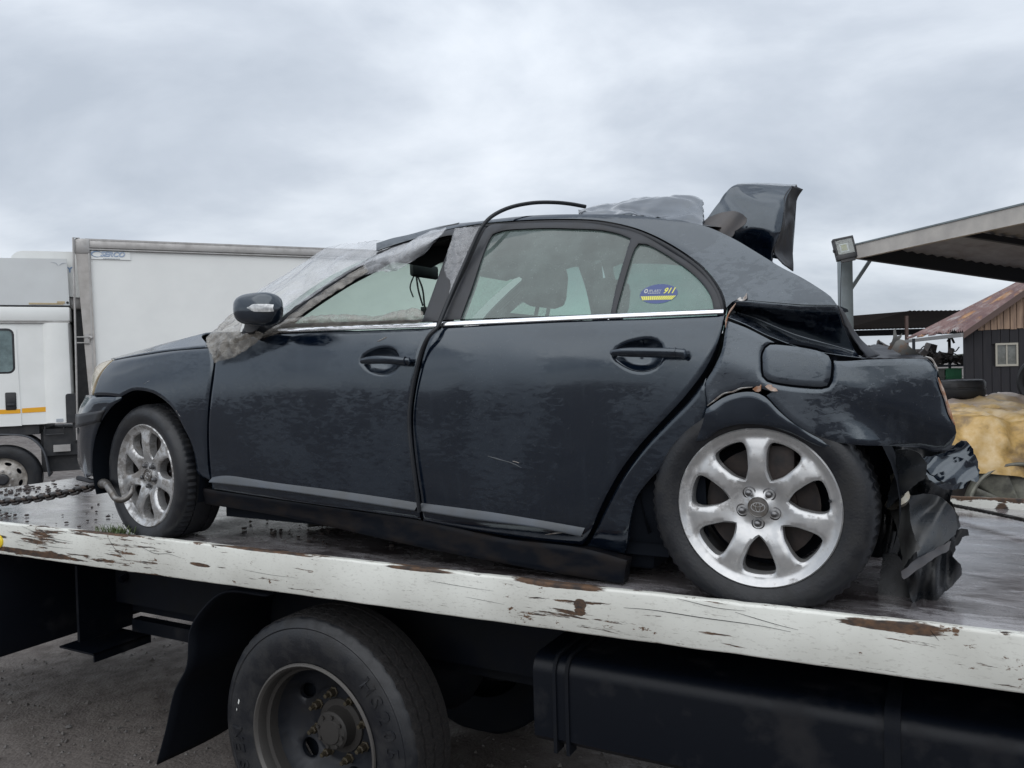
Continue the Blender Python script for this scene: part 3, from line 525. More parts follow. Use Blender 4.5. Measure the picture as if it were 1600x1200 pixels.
# outlines of the car's panels: length, (width,) height in metres
DATA={'front_door':[[[2.199,0.817],[2.115,0.873],[1.98,0.913],[1.893,0.917],[1.479,0.908],[1.093,0.902]],[[1.093,0.902],[1.119,0.88],[1.145,0.827],[1.166,0.748],[1.183,0.68],[1.196,0.611],[1.203,0.553],[1.202,0.461],[1.197,0.368],[1.194,0.285],[1.2,0.204]],[[1.2,0.204],[1.48,0.221],[1.832,0.24],[2.264,0.266]],[[2.264,0.266],[2.262,0.308],[2.258,0.349],[2.25,0.446],[2.236,0.555],[2.217,0.662],[2.202,0.743],[2.199,0.817]]],'rear_door':[[[1.074,0.901],[0.792,0.903],[0.557,0.9],[0.342,0.894],[0.082,0.892]],[[0.082,0.892],[0.088,0.852],[0.105,0.791],[0.139,0.726],[0.198,0.651],[0.269,0.578],[0.342,0.504],[0.409,0.422],[0.457,0.348],[0.494,0.283],[0.526,0.221],[0.573,0.158]],[[0.573,0.158],[0.714,0.159],[0.859,0.166],[1.036,0.181],[1.193,0.2]],[[1.191,0.205],[1.185,0.286],[1.189,0.368],[1.194,0.461],[1.194,0.554],[1.188,0.611],[1.174,0.68],[1.157,0.748],[1.137,0.826],[1.111,0.88],[1.074,0.901]]],'front_moulding':[[[2.244,0.32],[2.166,0.331],[1.886,0.314],[1.558,0.297],[1.26,0.277],[1.19,0.271]],[[2.253,0.3],[1.891,0.288],[1.562,0.269],[1.203,0.244]]],'rear_moulding':[[[1.179,0.272],[0.898,0.257],[0.716,0.242],[0.547,0.226]],[[1.191,0.245],[0.967,0.229],[0.72,0.217],[0.56,0.197]]],'rear_frame':[[[1.081,0.925],[1.061,1.039],[1.038,1.153],[1.031,1.276]],[[1.031,1.276],[1.016,1.294],[0.921,1.29],[0.755,1.274],[0.632,1.259],[0.559,1.242],[0.482,1.218],[0.417,1.196],[0.347,1.157],[0.28,1.112],[0.213,1.067],[0.164,1.025],[0.129,0.988],[0.104,0.952],[0.085,0.905]],[[0.085,0.905],[0.423,0.911],[1.081,0.925]]],'rear_glass':[[[1.003,0.923],[0.991,1.07],[0.986,1.233],[0.982,1.248]],[[0.982,1.248],[0.945,1.258],[0.85,1.254],[0.743,1.244],[0.647,1.23],[0.551,1.214],[0.48,1.193],[0.426,1.168]],[[0.426,1.168],[0.433,1.094],[0.443,0.997],[0.443,0.914]],[[0.443,0.914],[1.003,0.923]]],'quarter_glass':[[[0.424,0.915],[0.412,1.05],[0.399,1.133],[0.391,1.146]],[[0.391,1.146],[0.363,1.139],[0.318,1.114],[0.252,1.069],[0.197,1.026],[0.158,0.986],[0.132,0.948],[0.118,0.911]],[[0.118,0.911],[0.424,0.915]]],'rear_chrome':[[[1.08,0.92],[0.424,0.912],[0.085,0.906]],[[1.075,0.904],[0.422,0.898],[0.084,0.893]]],'front_chrome':[[[1.902,0.933],[1.487,0.926],[1.095,0.918]],[[1.893,0.917],[1.48,0.911],[1.093,0.902]]],'front_frame':[[[1.893,0.935],[1.794,1.023],[1.666,1.105],[1.539,1.176],[1.414,1.236],[1.261,1.287],[1.168,1.302],[1.06,1.288]],[[1.06,1.288],[1.057,1.188],[1.077,1.07],[1.096,0.921]],[[1.096,0.921],[1.893,0.935]]],'front_opening':[[[1.819,0.953],[1.724,1.018],[1.595,1.094],[1.503,1.137],[1.393,1.198],[1.295,1.243],[1.197,1.265],[1.161,1.264]],[[1.161,1.264],[1.158,1.139],[1.168,0.936]],[[1.168,0.936],[1.819,0.953]]],'roof_side':[[[1.513,1.232],[1.441,1.25],[1.369,1.265],[1.207,1.295],[1.062,1.303],[0.841,1.291],[0.653,1.269],[0.562,1.252],[0.485,1.23],[0.41,1.202],[0.338,1.166],[0.271,1.125],[0.204,1.077],[0.155,1.035],[0.121,0.995],[0.094,0.953],[0.078,0.909]],[[0.078,0.909],[0.049,0.934],[0.019,0.928]],[[0.019,0.928],[-0.066,0.915],[-0.127,0.906],[-0.226,0.898]],[[-0.226,0.898],[-0.21,0.925],[-0.166,0.962],[-0.121,0.994],[-0.07,1.025],[0.005,1.079],[0.085,1.135],[0.187,1.191],[0.317,1.229],[0.436,1.259],[0.632,1.29],[0.843,1.315],[1.018,1.322],[1.08,1.321],[1.25,1.323],[1.391,1.297],[1.473,1.288],[1.538,1.272]],[[1.538,1.272],[1.513,1.232]]],'roof_sil':[[[-0.226,0.8416098641975308,0.898],[-0.21,0.8288271604938271,0.925],[-0.166,0.8091613818594104,0.962],[-0.121,0.7915759318594103,0.994],[-0.07,0.7745731837606837,1.025],[0.005,0.744039163931624,1.079],[0.085,0.7098878846153845,1.135],[0.187,0.6709061453938622,1.191],[0.317,0.6412150546870483,1.229],[0.436,0.6158740466248629,1.259],[0.632,0.5856,1.29],[0.843,0.5526075000000001,1.315],[1.018,0.54175008,1.322],[1.08,0.5433393266666668,1.321],[1.25,0.5401476422222224,1.323],[1.391,0.5773543500000001,1.297],[1.473,0.5878344,1.288],[1.538,0.6041256,1.272]]],'dent':[[[0.055,0.817,0.949],[-0.01,0.822,0.94],[-0.091,0.83,0.925],[-0.16,0.833,0.915],[-0.217,0.833,0.91]],[[0.065,0.827,0.926],[0.002,0.831,0.918],[-0.078,0.837,0.906],[-0.147,0.838,0.896],[-0.227,0.837,0.89]],[[0.069,0.8,0.915],[0.006,0.79,0.902],[-0.074,0.785,0.879],[-0.148,0.775,0.861],[-0.235,0.76,0.839]],[[0.068,0.765,0.901],[-0.001,0.735,0.873],[-0.09,0.72,0.828],[-0.158,0.71,0.804],[-0.259,0.7,0.767]],[[0.071,0.81,0.891],[0.007,0.79,0.862],[-0.086,0.79,0.808],[-0.151,0.78,0.787],[-0.276,0.76,0.756]],[[0.078,0.846,0.882],[0.022,0.852,0.857],[-0.05,0.86,0.819],[-0.14,0.863,0.781],[-0.294,0.857,0.75]]],'arch_lip':[[[0.134,0.617],[0.082,0.651],[0.035,0.665],[-0.007,0.665],[-0.038,0.65],[-0.067,0.617],[-0.109,0.578],[-0.155,0.546],[-0.211,0.517]],[[-0.211,0.517],[-0.217,0.497]],[[-0.217,0.497],[-0.158,0.514],[-0.095,0.547],[-0.04,0.564],[0.031,0.569],[0.096,0.553],[0.148,0.518],[0.175,0.516]],[[0.175,0.516],[0.15,0.572],[0.134,0.617]]],'quarter':[[[0.074,0.874],[0.02,0.851],[-0.027,0.825],[-0.083,0.794],[-0.141,0.779],[-0.212,0.75],[-0.307,0.75],[-0.399,0.75],[-0.444,0.747]],[[-0.444,0.747],[-0.47,0.713],[-0.466,0.7],[-0.477,0.663],[-0.497,0.591],[-0.509,0.563],[-0.506,0.536],[-0.491,0.498]],[[-0.491,0.498],[-0.45,0.493],[-0.426,0.501],[-0.353,0.51],[-0.278,0.514],[-0.227,0.519],[-0.195,0.529],[-0.149,0.546],[-0.096,0.585],[-0.055,0.628],[-0.035,0.654]],[[-0.035,0.654],[-0.051,0.664],[-0.033,0.668],[0.0,0.676],[0.034,0.673],[0.056,0.664],[0.082,0.658],[0.111,0.638],[0.132,0.621]],[[0.132,0.621],[0.138,0.691],[0.117,0.728],[0.09,0.783],[0.081,0.846],[0.074,0.874]]],'fuel_flap':[[[-0.025,0.774],[-0.041,0.799],[-0.083,0.799],[-0.187,0.776],[-0.208,0.761],[-0.213,0.747],[-0.208,0.689],[-0.198,0.674],[-0.176,0.672],[-0.044,0.692],[-0.027,0.708],[-0.024,0.739]]],'break_line':[[[-0.035,0.665],[-0.128,0.669],[-0.21,0.659],[-0.274,0.641],[-0.336,0.619],[-0.427,0.586],[-0.508,0.554]]],'dogleg':[[[0.139,0.708],[0.19,0.642],[0.259,0.574],[0.332,0.5],[0.399,0.418],[0.451,0.338],[0.489,0.273],[0.525,0.212],[0.571,0.151]],[[0.571,0.151],[0.509,0.142],[0.441,0.132]],[[0.441,0.132],[0.419,0.18],[0.397,0.258],[0.371,0.332],[0.324,0.391],[0.264,0.449],[0.208,0.513],[0.177,0.523],[0.15,0.575],[0.135,0.621],[0.139,0.708]]],'sill':[[[2.334,0.268],[2.265,0.263],[1.833,0.238],[1.481,0.218],[1.201,0.202],[0.86,0.163],[0.574,0.155],[0.414,0.128]],[[0.414,0.128],[0.429,0.047]],[[0.429,0.047],[0.743,0.063],[1.245,0.101],[1.814,0.16],[2.112,0.18],[2.348,0.191]],[[2.348,0.191],[2.334,0.268]]],'fender':[[[2.955,0.835],[2.743,0.85],[2.532,0.863],[2.232,0.869]],[[2.232,0.869],[2.205,0.807],[2.21,0.743],[2.224,0.662],[2.243,0.555],[2.257,0.446],[2.266,0.349],[2.263,0.305]],[[2.263,0.305],[2.301,0.312],[2.343,0.335]],[[2.343,0.335],[2.342,0.402],[2.359,0.471],[2.395,0.531],[2.419,0.57],[2.456,0.614],[2.493,0.639],[2.534,0.661],[2.581,0.678],[2.652,0.69],[2.715,0.691],[2.76,0.68],[2.811,0.662]],[[2.811,0.662],[2.899,0.669],[3.047,0.671]],[[3.047,0.671],[3.035,0.716],[3.011,0.776],[2.993,0.809],[2.955,0.835]]],'hood':[[[2.948,0.798,0.841],[2.748,0.82,0.856],[2.536,0.832,0.869],[2.254,0.848,0.876]],[[3.312,0.55,0.85],[3.127,0.55,0.881],[2.902,0.58,0.908],[2.528,0.62,0.951]]],'headlight':[[[3.417,0.6,0.666],[3.399,0.6,0.713],[3.313,0.62,0.778],[3.236,0.64,0.813],[3.16,0.66,0.84]],[[3.547,0.52,0.681],[3.565,0.5,0.743],[3.543,0.5,0.794],[3.468,0.52,0.827],[3.329,0.56,0.844]]],'bumper_arch':[[[2.81,0.654],[2.868,0.625],[2.93,0.58],[2.983,0.534],[3.021,0.485],[3.042,0.448],[3.072,0.376],[3.105,0.29]]],'bumper_sil':[[[3.559,0.641],[3.6,0.597],[3.622,0.552],[3.629,0.482],[3.634,0.406],[3.638,0.336],[3.625,0.281],[3.583,0.238]]],'front_recess':[[[1.419,0.796],[1.388,0.818],[1.345,0.831],[1.292,0.832],[1.256,0.814],[1.248,0.782],[1.261,0.759],[1.298,0.743],[1.345,0.747],[1.393,0.767]]],'rear_recess':[[[0.424,0.788],[0.389,0.811],[0.341,0.823],[0.297,0.823],[0.272,0.807],[0.267,0.775],[0.281,0.749],[0.315,0.734],[0.356,0.737],[0.398,0.759]]],'front_bar':[[[1.386,0.905,0.79],[1.31,0.912,0.792],[1.246,0.914,0.789],[1.199,0.91,0.784],[1.184,0.9,0.782]]],'rear_bar':[[[0.411,0.905,0.789],[0.343,0.912,0.788],[0.282,0.914,0.785],[0.225,0.91,0.782],[0.193,0.9,0.778]]],'mirror':[[[1.926,0.97,0.972],[1.819,0.97,0.996],[1.71,0.97,1.002],[1.838,1.0,1.003],[1.693,1.0,0.995],[1.87,0.93,0.934],[1.94,0.88,0.918]]],'sticker':[[[0.359,0.974],[0.301,0.999],[0.237,0.969],[0.29,0.936]]],'strip':[[[0.743,0.3,1.376],[0.785,0.36,1.382],[0.825,0.42,1.382],[0.878,0.48,1.377],[0.929,0.54,1.361],[0.96,0.6,1.335],[0.985,0.64,1.306],[1.004,0.67,1.268],[1.027,0.7,1.199],[1.048,0.75,1.102],[1.063,0.8,1.014],[1.071,0.85,0.933],[1.078,0.87,0.898],[1.098,0.89,0.872],[1.132,0.89,0.819],[1.158,0.892,0.743],[1.177,0.892,0.675],[1.191,0.892,0.6],[1.194,0.89,0.543],[1.188,0.89,0.463],[1.181,0.882,0.359],[1.179,0.872,0.289],[1.18,0.865,0.242]]],'roof_buckle':[[[0.686,0.5,1.308],[0.573,0.5,1.295],[0.477,0.5,1.281],[0.357,0.51,1.251],[0.274,0.53,1.226],[0.217,0.54,1.207]],[[0.762,0.32,1.355],[0.642,0.32,1.351],[0.539,0.32,1.341],[0.412,0.33,1.325],[0.318,0.34,1.303],[0.262,0.36,1.275]],[[0.805,0.22,1.381],[0.693,0.18,1.399],[0.567,0.16,1.406],[0.438,0.14,1.406],[0.367,0.14,1.395],[0.312,0.18,1.367]],[[0.899,0.0,1.422],[0.8,-0.1,1.452],[0.673,-0.15,1.462],[0.538,-0.2,1.465],[0.459,-0.2,1.453],[0.418,-0.2,1.429]],[[1.027,-0.3,1.479],[0.896,-0.35,1.49],[0.741,-0.35,1.481],[0.598,-0.4,1.478],[0.514,-0.4,1.462],[0.471,-0.4,1.44]]],'trunk_main':[[[0.263,0.36,1.252],[0.258,0.35,1.244],[0.254,0.34,1.233],[0.255,0.32,1.225]],[[0.225,0.3,1.326],[0.212,0.32,1.282],[0.202,0.33,1.241],[0.198,0.3,1.199]],[[0.185,0.22,1.4],[0.168,0.27,1.324],[0.152,0.29,1.246],[0.137,0.24,1.154]],[[0.117,0.18,1.404],[0.1,0.25,1.319],[0.089,0.27,1.228],[0.087,0.22,1.121]],[[0.041,0.16,1.393],[0.031,0.24,1.304],[0.043,0.26,1.202],[0.056,0.22,1.107]],[[-0.008,0.14,1.388],[0.004,0.2,1.335],[0.019,0.24,1.216],[0.05,0.2,1.15]]],'trunk_flange':[[[-0.008,0.14,1.388],[0.006,0.2,1.344],[0.017,0.24,1.227],[0.05,0.2,1.148],[0.022,0.18,1.104]],[[-0.006,0.05,1.405],[0.011,0.08,1.361],[0.026,0.1,1.248],[0.048,0.06,1.159],[0.025,0.05,1.103]],[[-0.023,-0.02,1.404],[-0.002,-0.02,1.372],[0.012,-0.02,1.288],[0.023,-0.05,1.177],[0.022,-0.05,1.098]]],'trunk_back':[[[0.178,0.22,1.402],[0.118,0.17,1.406],[0.042,0.15,1.395],[-0.011,0.13,1.39]],[[0.239,-0.1,1.463],[0.175,-0.15,1.467],[0.092,-0.18,1.459],[0.021,-0.18,1.444]],[[0.292,-0.3,1.403],[0.221,-0.35,1.402],[0.128,-0.35,1.378],[0.048,-0.3,1.348]],[[0.247,-0.2,1.221],[0.179,-0.25,1.194],[0.114,-0.25,1.175],[0.049,-0.2,1.15]]],'trunk_lobe':[[[0.255,0.4,1.243],[0.234,0.42,1.222],[0.207,0.44,1.203],[0.177,0.44,1.182]],[[0.226,0.36,1.275],[0.189,0.42,1.239],[0.159,0.45,1.205],[0.149,0.43,1.185]],[[0.176,0.34,1.288],[0.139,0.41,1.249],[0.122,0.43,1.217],[0.129,0.4,1.201]],[[0.14,0.3,1.279],[0.121,0.35,1.254],[0.121,0.36,1.236],[0.139,0.33,1.216]]],'trunk_edge':[[[-0.22,0.79,0.902],[-0.237,0.74,0.845],[-0.271,0.7,0.78],[-0.288,0.68,0.751]],[[-0.223,0.7,0.895],[-0.25,0.66,0.839],[-0.284,0.62,0.786],[-0.312,0.62,0.758]],[[-0.205,0.55,0.888],[-0.24,0.5,0.825],[-0.287,0.5,0.779],[-0.319,0.5,0.75]]],'edge_shard':[[[-0.213,0.909],[-0.24,0.893],[-0.212,0.887]]],'trunk_floor':[[[-0.272,0.72,0.752],[-0.349,0.76,0.752],[-0.444,0.78,0.748]],[[-0.269,0.55,0.767],[-0.357,0.55,0.757],[-0.432,0.6,0.753]],[[-0.269,0.35,0.783],[-0.349,0.35,0.774],[-0.416,0.4,0.761]],[[-0.254,0.0,0.798],[-0.335,0.0,0.783],[-0.399,0.1,0.765]]],'shard_a':[[[-0.329,0.778],[-0.344,0.809],[-0.348,0.843],[-0.352,0.845],[-0.355,0.821],[-0.361,0.815],[-0.37,0.83],[-0.368,0.814],[-0.35,0.793],[-0.338,0.775]]],'shard_b':[[[-0.343,0.779],[-0.361,0.806],[-0.376,0.805],[-0.39,0.787],[-0.411,0.767],[-0.435,0.749],[-0.39,0.75],[-0.355,0.769]]],'hang_top':[[[-0.355,0.72,0.482],[-0.385,0.76,0.49],[-0.409,0.76,0.487],[-0.433,0.7,0.456]],[[-0.343,0.66,0.415],[-0.374,0.78,0.441],[-0.405,0.76,0.434],[-0.43,0.66,0.41]],[[-0.332,0.64,0.318],[-0.357,0.7,0.362],[-0.382,0.72,0.379],[-0.405,0.66,0.396]]],'hang_mid':[[[-0.337,0.7,0.328],[-0.387,0.72,0.36],[-0.424,0.64,0.357],[-0.47,0.54,0.328],[-0.516,0.42,0.249]],[[-0.346,0.7,0.288],[-0.391,0.78,0.327],[-0.429,0.68,0.301],[-0.475,0.62,0.282],[-0.516,0.46,0.233]],[[-0.354,0.68,0.233],[-0.396,0.76,0.267],[-0.44,0.78,0.26],[-0.474,0.64,0.238],[-0.513,0.46,0.197]],[[-0.357,0.68,0.185],[-0.401,0.74,0.203],[-0.436,0.74,0.202],[-0.48,0.66,0.199],[-0.508,0.5,0.186]],[[-0.372,0.66,0.145],[-0.419,0.7,0.166],[-0.454,0.66,0.175],[-0.484,0.58,0.175],[-0.498,0.52,0.18]]],'hang_low':[[[-0.371,0.62,0.136],[-0.419,0.68,0.165],[-0.461,0.62,0.174],[-0.494,0.52,0.174]],[[-0.377,0.62,0.1],[-0.422,0.7,0.125],[-0.473,0.6,0.124],[-0.517,0.5,0.118]],[[-0.386,0.6,0.039],[-0.427,0.68,0.084],[-0.469,0.6,0.086],[-0.524,0.48,0.081]],[[-0.388,0.56,-0.004],[-0.416,0.6,0.008],[-0.44,0.56,0.008],[-0.501,0.46,0.044]]],'bracket':[[[-0.316,0.166],[-0.308,0.117],[-0.3,0.068],[-0.3,0.048],[-0.282,0.033],[-0.276,0.007],[-0.281,-0.018],[-0.299,-0.027],[-0.32,-0.021],[-0.348,0.002],[-0.379,0.013],[-0.409,0.013],[-0.426,0.034],[-0.4,0.098],[-0.374,0.135],[-0.35,0.169]]],'bracket_hole':[[[-0.294,-0.001],[-0.301,0.008],[-0.313,0.011],[-0.322,0.007],[-0.317,-0.002],[-0.303,-0.011]]],'lobe':[[[0.255,1.243],[0.229,1.265],[0.189,1.278],[0.151,1.278]],[[0.151,1.278],[0.123,1.264],[0.111,1.245],[0.124,1.222],[0.146,1.207]],[[0.146,1.207],[0.151,1.19],[0.169,1.182],[0.208,1.204],[0.239,1.225],[0.255,1.243]]],'hangA':[[[-0.355,0.483],[-0.388,0.488],[-0.411,0.481],[-0.436,0.453]],[[-0.436,0.453],[-0.432,0.417],[-0.409,0.398],[-0.39,0.379],[-0.373,0.363]],[[-0.373,0.363],[-0.357,0.348],[-0.343,0.332],[-0.333,0.328]],[[-0.333,0.328],[-0.341,0.374],[-0.355,0.43],[-0.355,0.483]]],'hangB':[[[-0.332,0.325],[-0.342,0.333],[-0.363,0.349],[-0.386,0.364]],[[-0.386,0.364],[-0.389,0.328],[-0.394,0.282],[-0.407,0.241],[-0.42,0.22]],[[-0.42,0.22],[-0.395,0.196],[-0.373,0.157]],[[-0.373,0.157],[-0.364,0.216],[-0.352,0.27],[-0.335,0.306],[-0.332,0.325]]],'hangC':[[[-0.387,0.349],[-0.42,0.352],[-0.456,0.341],[-0.486,0.324],[-0.508,0.288]],[[-0.508,0.288],[-0.512,0.248],[-0.507,0.222]],[[-0.507,0.222],[-0.481,0.205],[-0.448,0.183],[-0.411,0.161]],[[-0.411,0.161],[-0.405,0.202],[-0.395,0.239],[-0.386,0.295],[-0.387,0.349]]],'hangD':[[[-0.369,0.158],[-0.412,0.183],[-0.455,0.199],[-0.494,0.215]],[[-0.494,0.215],[-0.49,0.2],[-0.451,0.181],[-0.412,0.162],[-0.374,0.144],[-0.369,0.158]]],'hangE':[[[-0.371,0.136],[-0.415,0.155],[-0.454,0.173],[-0.493,0.201]],[[-0.493,0.201],[-0.499,0.174],[-0.518,0.146],[-0.521,0.11]],[[-0.521,0.11],[-0.498,0.085],[-0.466,0.052],[-0.442,0.019]],[[-0.442,0.019],[-0.419,0.013],[-0.399,0.018]],[[-0.399,0.018],[-0.39,0.054],[-0.38,0.095],[-0.371,0.136]]],'hangF':[[[-0.506,0.224],[-0.523,0.229],[-0.54,0.227],[-0.543,0.208]],[[-0.543,0.208],[-0.526,0.202],[-0.519,0.182],[-0.509,0.174],[-0.506,0.224]]],'hangG':[[[-0.401,0.453],[-0.438,0.461],[-0.488,0.474],[-0.517,0.504]],[[-0.517,0.504],[-0.533,0.505],[-0.549,0.487],[-0.564,0.447],[-0.569,0.414]],[[-0.569,0.414],[-0.564,0.384],[-0.543,0.391],[-0.532,0.368]],[[-0.532,0.368],[-0.503,0.363],[-0.473,0.373],[-0.447,0.394],[-0.424,0.417],[-0.401,0.453]]],'hangG2':[[[-0.422,0.456],[-0.471,0.461],[-0.519,0.459],[-0.557,0.442]],[[-0.557,0.442],[-0.563,0.409],[-0.538,0.397],[-0.502,0.382]],[[-0.502,0.382],[-0.47,0.394],[-0.441,0.415],[-0.422,0.456]]],'hangI':[[[-0.297,0.482],[-0.402,0.485],[-0.523,0.472]],[[-0.523,0.472],[-0.526,0.394],[-0.497,0.314],[-0.52,0.237],[-0.502,0.137]],[[-0.502,0.137],[-0.466,0.035],[-0.413,-0.027],[-0.363,0.023]],[[-0.363,0.023],[-0.324,0.08],[-0.303,0.16],[-0.298,0.303],[-0.297,0.482]]],'hangH':[[[-0.29,0.484],[-0.351,0.485]],[[-0.351,0.485],[-0.352,0.355],[-0.354,0.217],[-0.366,0.099]],[[-0.366,0.099],[-0.336,0.096],[-0.309,0.113]],[[-0.309,0.113],[-0.3,0.193],[-0.298,0.312],[-0.29,0.484]]],'edge_arch':[[[0.131,0.625],[0.11,0.64],[0.082,0.66],[0.056,0.665],[0.034,0.674],[0.0,0.678]]],'edge_tail':[[[-0.467,0.697],[-0.473,0.676],[-0.483,0.643],[-0.495,0.596],[-0.504,0.573]]],'edge_tail2':[[[-0.438,0.753],[-0.453,0.744],[-0.467,0.713]]],'edge_seam':[[[0.077,0.852],[0.076,0.874],[0.068,0.897],[0.052,0.923]]],'edge_dog':[[[0.214,0.511],[0.194,0.515],[0.177,0.523],[0.158,0.552],[0.146,0.579]]],'scrape_a':[[[1.348,0.86],[1.332,0.866],[1.307,0.875]]],'scrape_b':[[[0.887,0.452],[0.843,0.442],[0.794,0.431],[0.75,0.413]]],'scrape_c':[[[0.697,0.19],[0.641,0.202],[0.599,0.206],[0.557,0.2]]],'scrape_d':[[[0.794,0.439],[0.779,0.436],[0.765,0.432]]],'scrape_e':[[[2.053,0.379],[2.022,0.396],[1.99,0.416]]],'scrape_f':[[[2.432,0.614],[2.413,0.589],[2.395,0.573]]],'scrape_g':[[[2.655,0.716],[2.63,0.727],[2.596,0.738]]],'flake_a':[[[0.0,0.672],[-0.014,0.683],[-0.025,0.685]],[[-0.025,0.685],[-0.021,0.665],[-0.007,0.665],[0.0,0.672]]],'flake_b':[[[-0.035,0.679],[-0.046,0.686],[-0.063,0.675],[-0.07,0.666]],[[-0.07,0.666],[-0.053,0.666],[-0.035,0.679]]],'flake_c':[[[0.049,0.934],[0.036,0.945],[0.022,0.952]],[[0.022,0.952],[0.02,0.934],[0.038,0.928],[0.049,0.934]]],'strut':[[[-0.358,0.62,0.407],[-0.361,0.64,0.376],[-0.368,0.64,0.348],[-0.355,0.66,0.332],[-0.342,0.68,0.323]]],'crush_ball':[[[-0.407,0.7,0.474],[-0.447,0.66,0.47],[-0.496,0.56,0.483],[-0.523,0.46,0.493]],[[-0.41,0.7,0.456],[-0.458,0.68,0.444],[-0.512,0.58,0.456],[-0.552,0.44,0.457]],[[-0.422,0.66,0.426],[-0.467,0.66,0.411],[-0.527,0.58,0.416],[-0.569,0.42,0.412]],[[-0.441,0.6,0.396],[-0.48,0.6,0.379],[-0.528,0.54,0.373],[-0.574,0.4,0.367]],[[-0.47,0.52,0.364],[-0.5,0.52,0.354],[-0.535,0.46,0.346],[-0.561,0.38,0.348]]],'arch_backdrop':[[[0.487,0.587],[-0.304,-0.103]]],'plastic_top':[[[1.164,0.66,1.287],[1.411,0.55,1.287],[1.749,0.4,1.324],[2.136,0.25,1.341],[2.328,0.25,1.264],[2.506,0.3,1.175],[2.596,0.36,1.094]],[[1.148,0.69,1.276],[1.34,0.63,1.255],[1.607,0.56,1.252],[1.854,0.54,1.222],[1.98,0.58,1.162],[2.125,0.62,1.096],[2.293,0.62,1.035]],[[1.147,0.7,1.262],[1.277,0.7,1.215],[1.5,0.71,1.18],[1.64,0.75,1.114],[1.754,0.79,1.043],[1.834,0.83,0.986],[1.95,0.87,0.934]]],'plastic_flap':[[[1.144,0.7,1.267],[1.204,0.71,1.255],[1.276,0.72,1.239],[1.376,0.72,1.222],[1.46,0.72,1.195],[1.514,0.72,1.177]],[[1.158,0.71,1.248],[1.203,0.73,1.221],[1.265,0.75,1.194],[1.355,0.75,1.178],[1.428,0.75,1.162],[1.496,0.74,1.151]],[[1.188,0.7,1.231],[1.225,0.72,1.191],[1.28,0.74,1.155],[1.339,0.745,1.133],[1.415,0.745,1.134],[1.491,0.74,1.126]]],'plastic_hem':[[[1.496,0.735,1.167],[1.606,0.76,1.111],[1.713,0.79,1.048],[1.771,0.82,1.001],[1.819,0.85,0.964]],[[1.47,0.745,1.139],[1.579,0.77,1.083],[1.678,0.8,1.027],[1.746,0.83,0.982],[1.8,0.86,0.943]]],'plastic_sill':[[[1.871,0.9,0.914],[1.776,0.87,0.961],[1.662,0.85,0.971],[1.503,0.85,0.967],[1.352,0.85,0.954],[1.265,0.85,0.966],[1.179,0.85,0.973],[1.147,0.85,0.957]],[[1.861,0.91,0.904],[1.762,0.885,0.945],[1.64,0.875,0.954],[1.483,0.875,0.951],[1.333,0.875,0.938],[1.247,0.875,0.943],[1.165,0.872,0.943],[1.143,0.86,0.938]],[[1.878,0.9,0.895],[1.768,0.88,0.92],[1.647,0.868,0.925],[1.49,0.868,0.923],[1.341,0.866,0.92],[1.254,0.866,0.918],[1.171,0.864,0.919],[1.152,0.86,0.923]]],'plastic_mirror':[[[2.317,0.6,1.07],[2.341,0.68,0.998],[2.334,0.76,0.938],[2.321,0.8,0.909]],[[2.131,0.75,1.012],[2.141,0.82,0.95],[2.182,0.86,0.897],[2.233,0.87,0.872]],[[2.004,0.9,0.92],[2.055,0.9,0.907],[2.138,0.89,0.874],[2.209,0.885,0.855]],[[1.888,0.93,0.917],[1.999,0.91,0.874],[2.095,0.9,0.841],[2.183,0.895,0.833]],[[1.851,0.92,0.903],[1.929,0.91,0.866],[2.048,0.9,0.824],[2.168,0.89,0.803]]],'tape':[[[1.115,0.675,1.277],[1.062,0.675,1.276],[1.001,0.675,1.272]],[[1.126,0.7,1.208],[1.068,0.705,1.2],[1.027,0.7,1.192]],[[1.139,0.72,1.124],[1.08,0.735,1.108],[1.049,0.735,1.106]],[[1.124,0.75,1.055],[1.087,0.765,1.041],[1.074,0.765,1.04]],[[1.098,0.775,1.018],[1.084,0.78,1.012],[1.079,0.78,1.007]]],'hook':[[[3.075,0.8,0.242],[2.949,0.86,0.26],[2.856,0.9,0.235],[2.811,0.91,0.207],[2.771,0.91,0.203],[2.745,0.9,0.212],[2.733,0.885,0.239],[2.751,0.865,0.258]]],'chain':[[[4.66,0.55,-0.011],[4.296,0.6,0.056],[3.82,0.66,0.135],[3.443,0.72,0.194],[3.075,0.8,0.242]]],'lanyard':[[[1.769,0.0,1.208],[1.768,0.0,1.152],[1.751,0.0,1.089],[1.732,0.0,1.205]]],'flange_top':[[[3.698,0.038],[2.707,0.062],[1.636,0.053],[0.61,0.069],[0.254,0.064],[-0.45,0.069],[-0.643,0.072]]],'flange_bot':[[[3.709,-0.119],[2.717,-0.111],[1.188,-0.095],[0.143,-0.082],[-0.641,-0.074]]],'ground_flap':[[[2.226,-0.182],[2.336,-0.264],[2.411,-0.33],[2.437,-0.517],[2.522,-0.644],[2.59,-0.83],[2.669,-1.021],[2.442,-0.937],[2.23,-0.828]]],'toolbox':[[[0.755,-0.218],[-0.646,-0.213],[0.711,-0.505],[0.758,-0.493],[-0.241,-0.366]]]}
_SZ=[(-.1,.70),(.05,.745),(.15,.80),(.22,.838),(.30,.854),(.40,.866),(.55,.877),(.66,.880),(.76,.876),(.84,.864),(.90,.848),(.93,.832),(1.0,.79),(1.15,.70),(1.26,.615),(1.31,.56),(1.36,.47),(1.40,.36)]
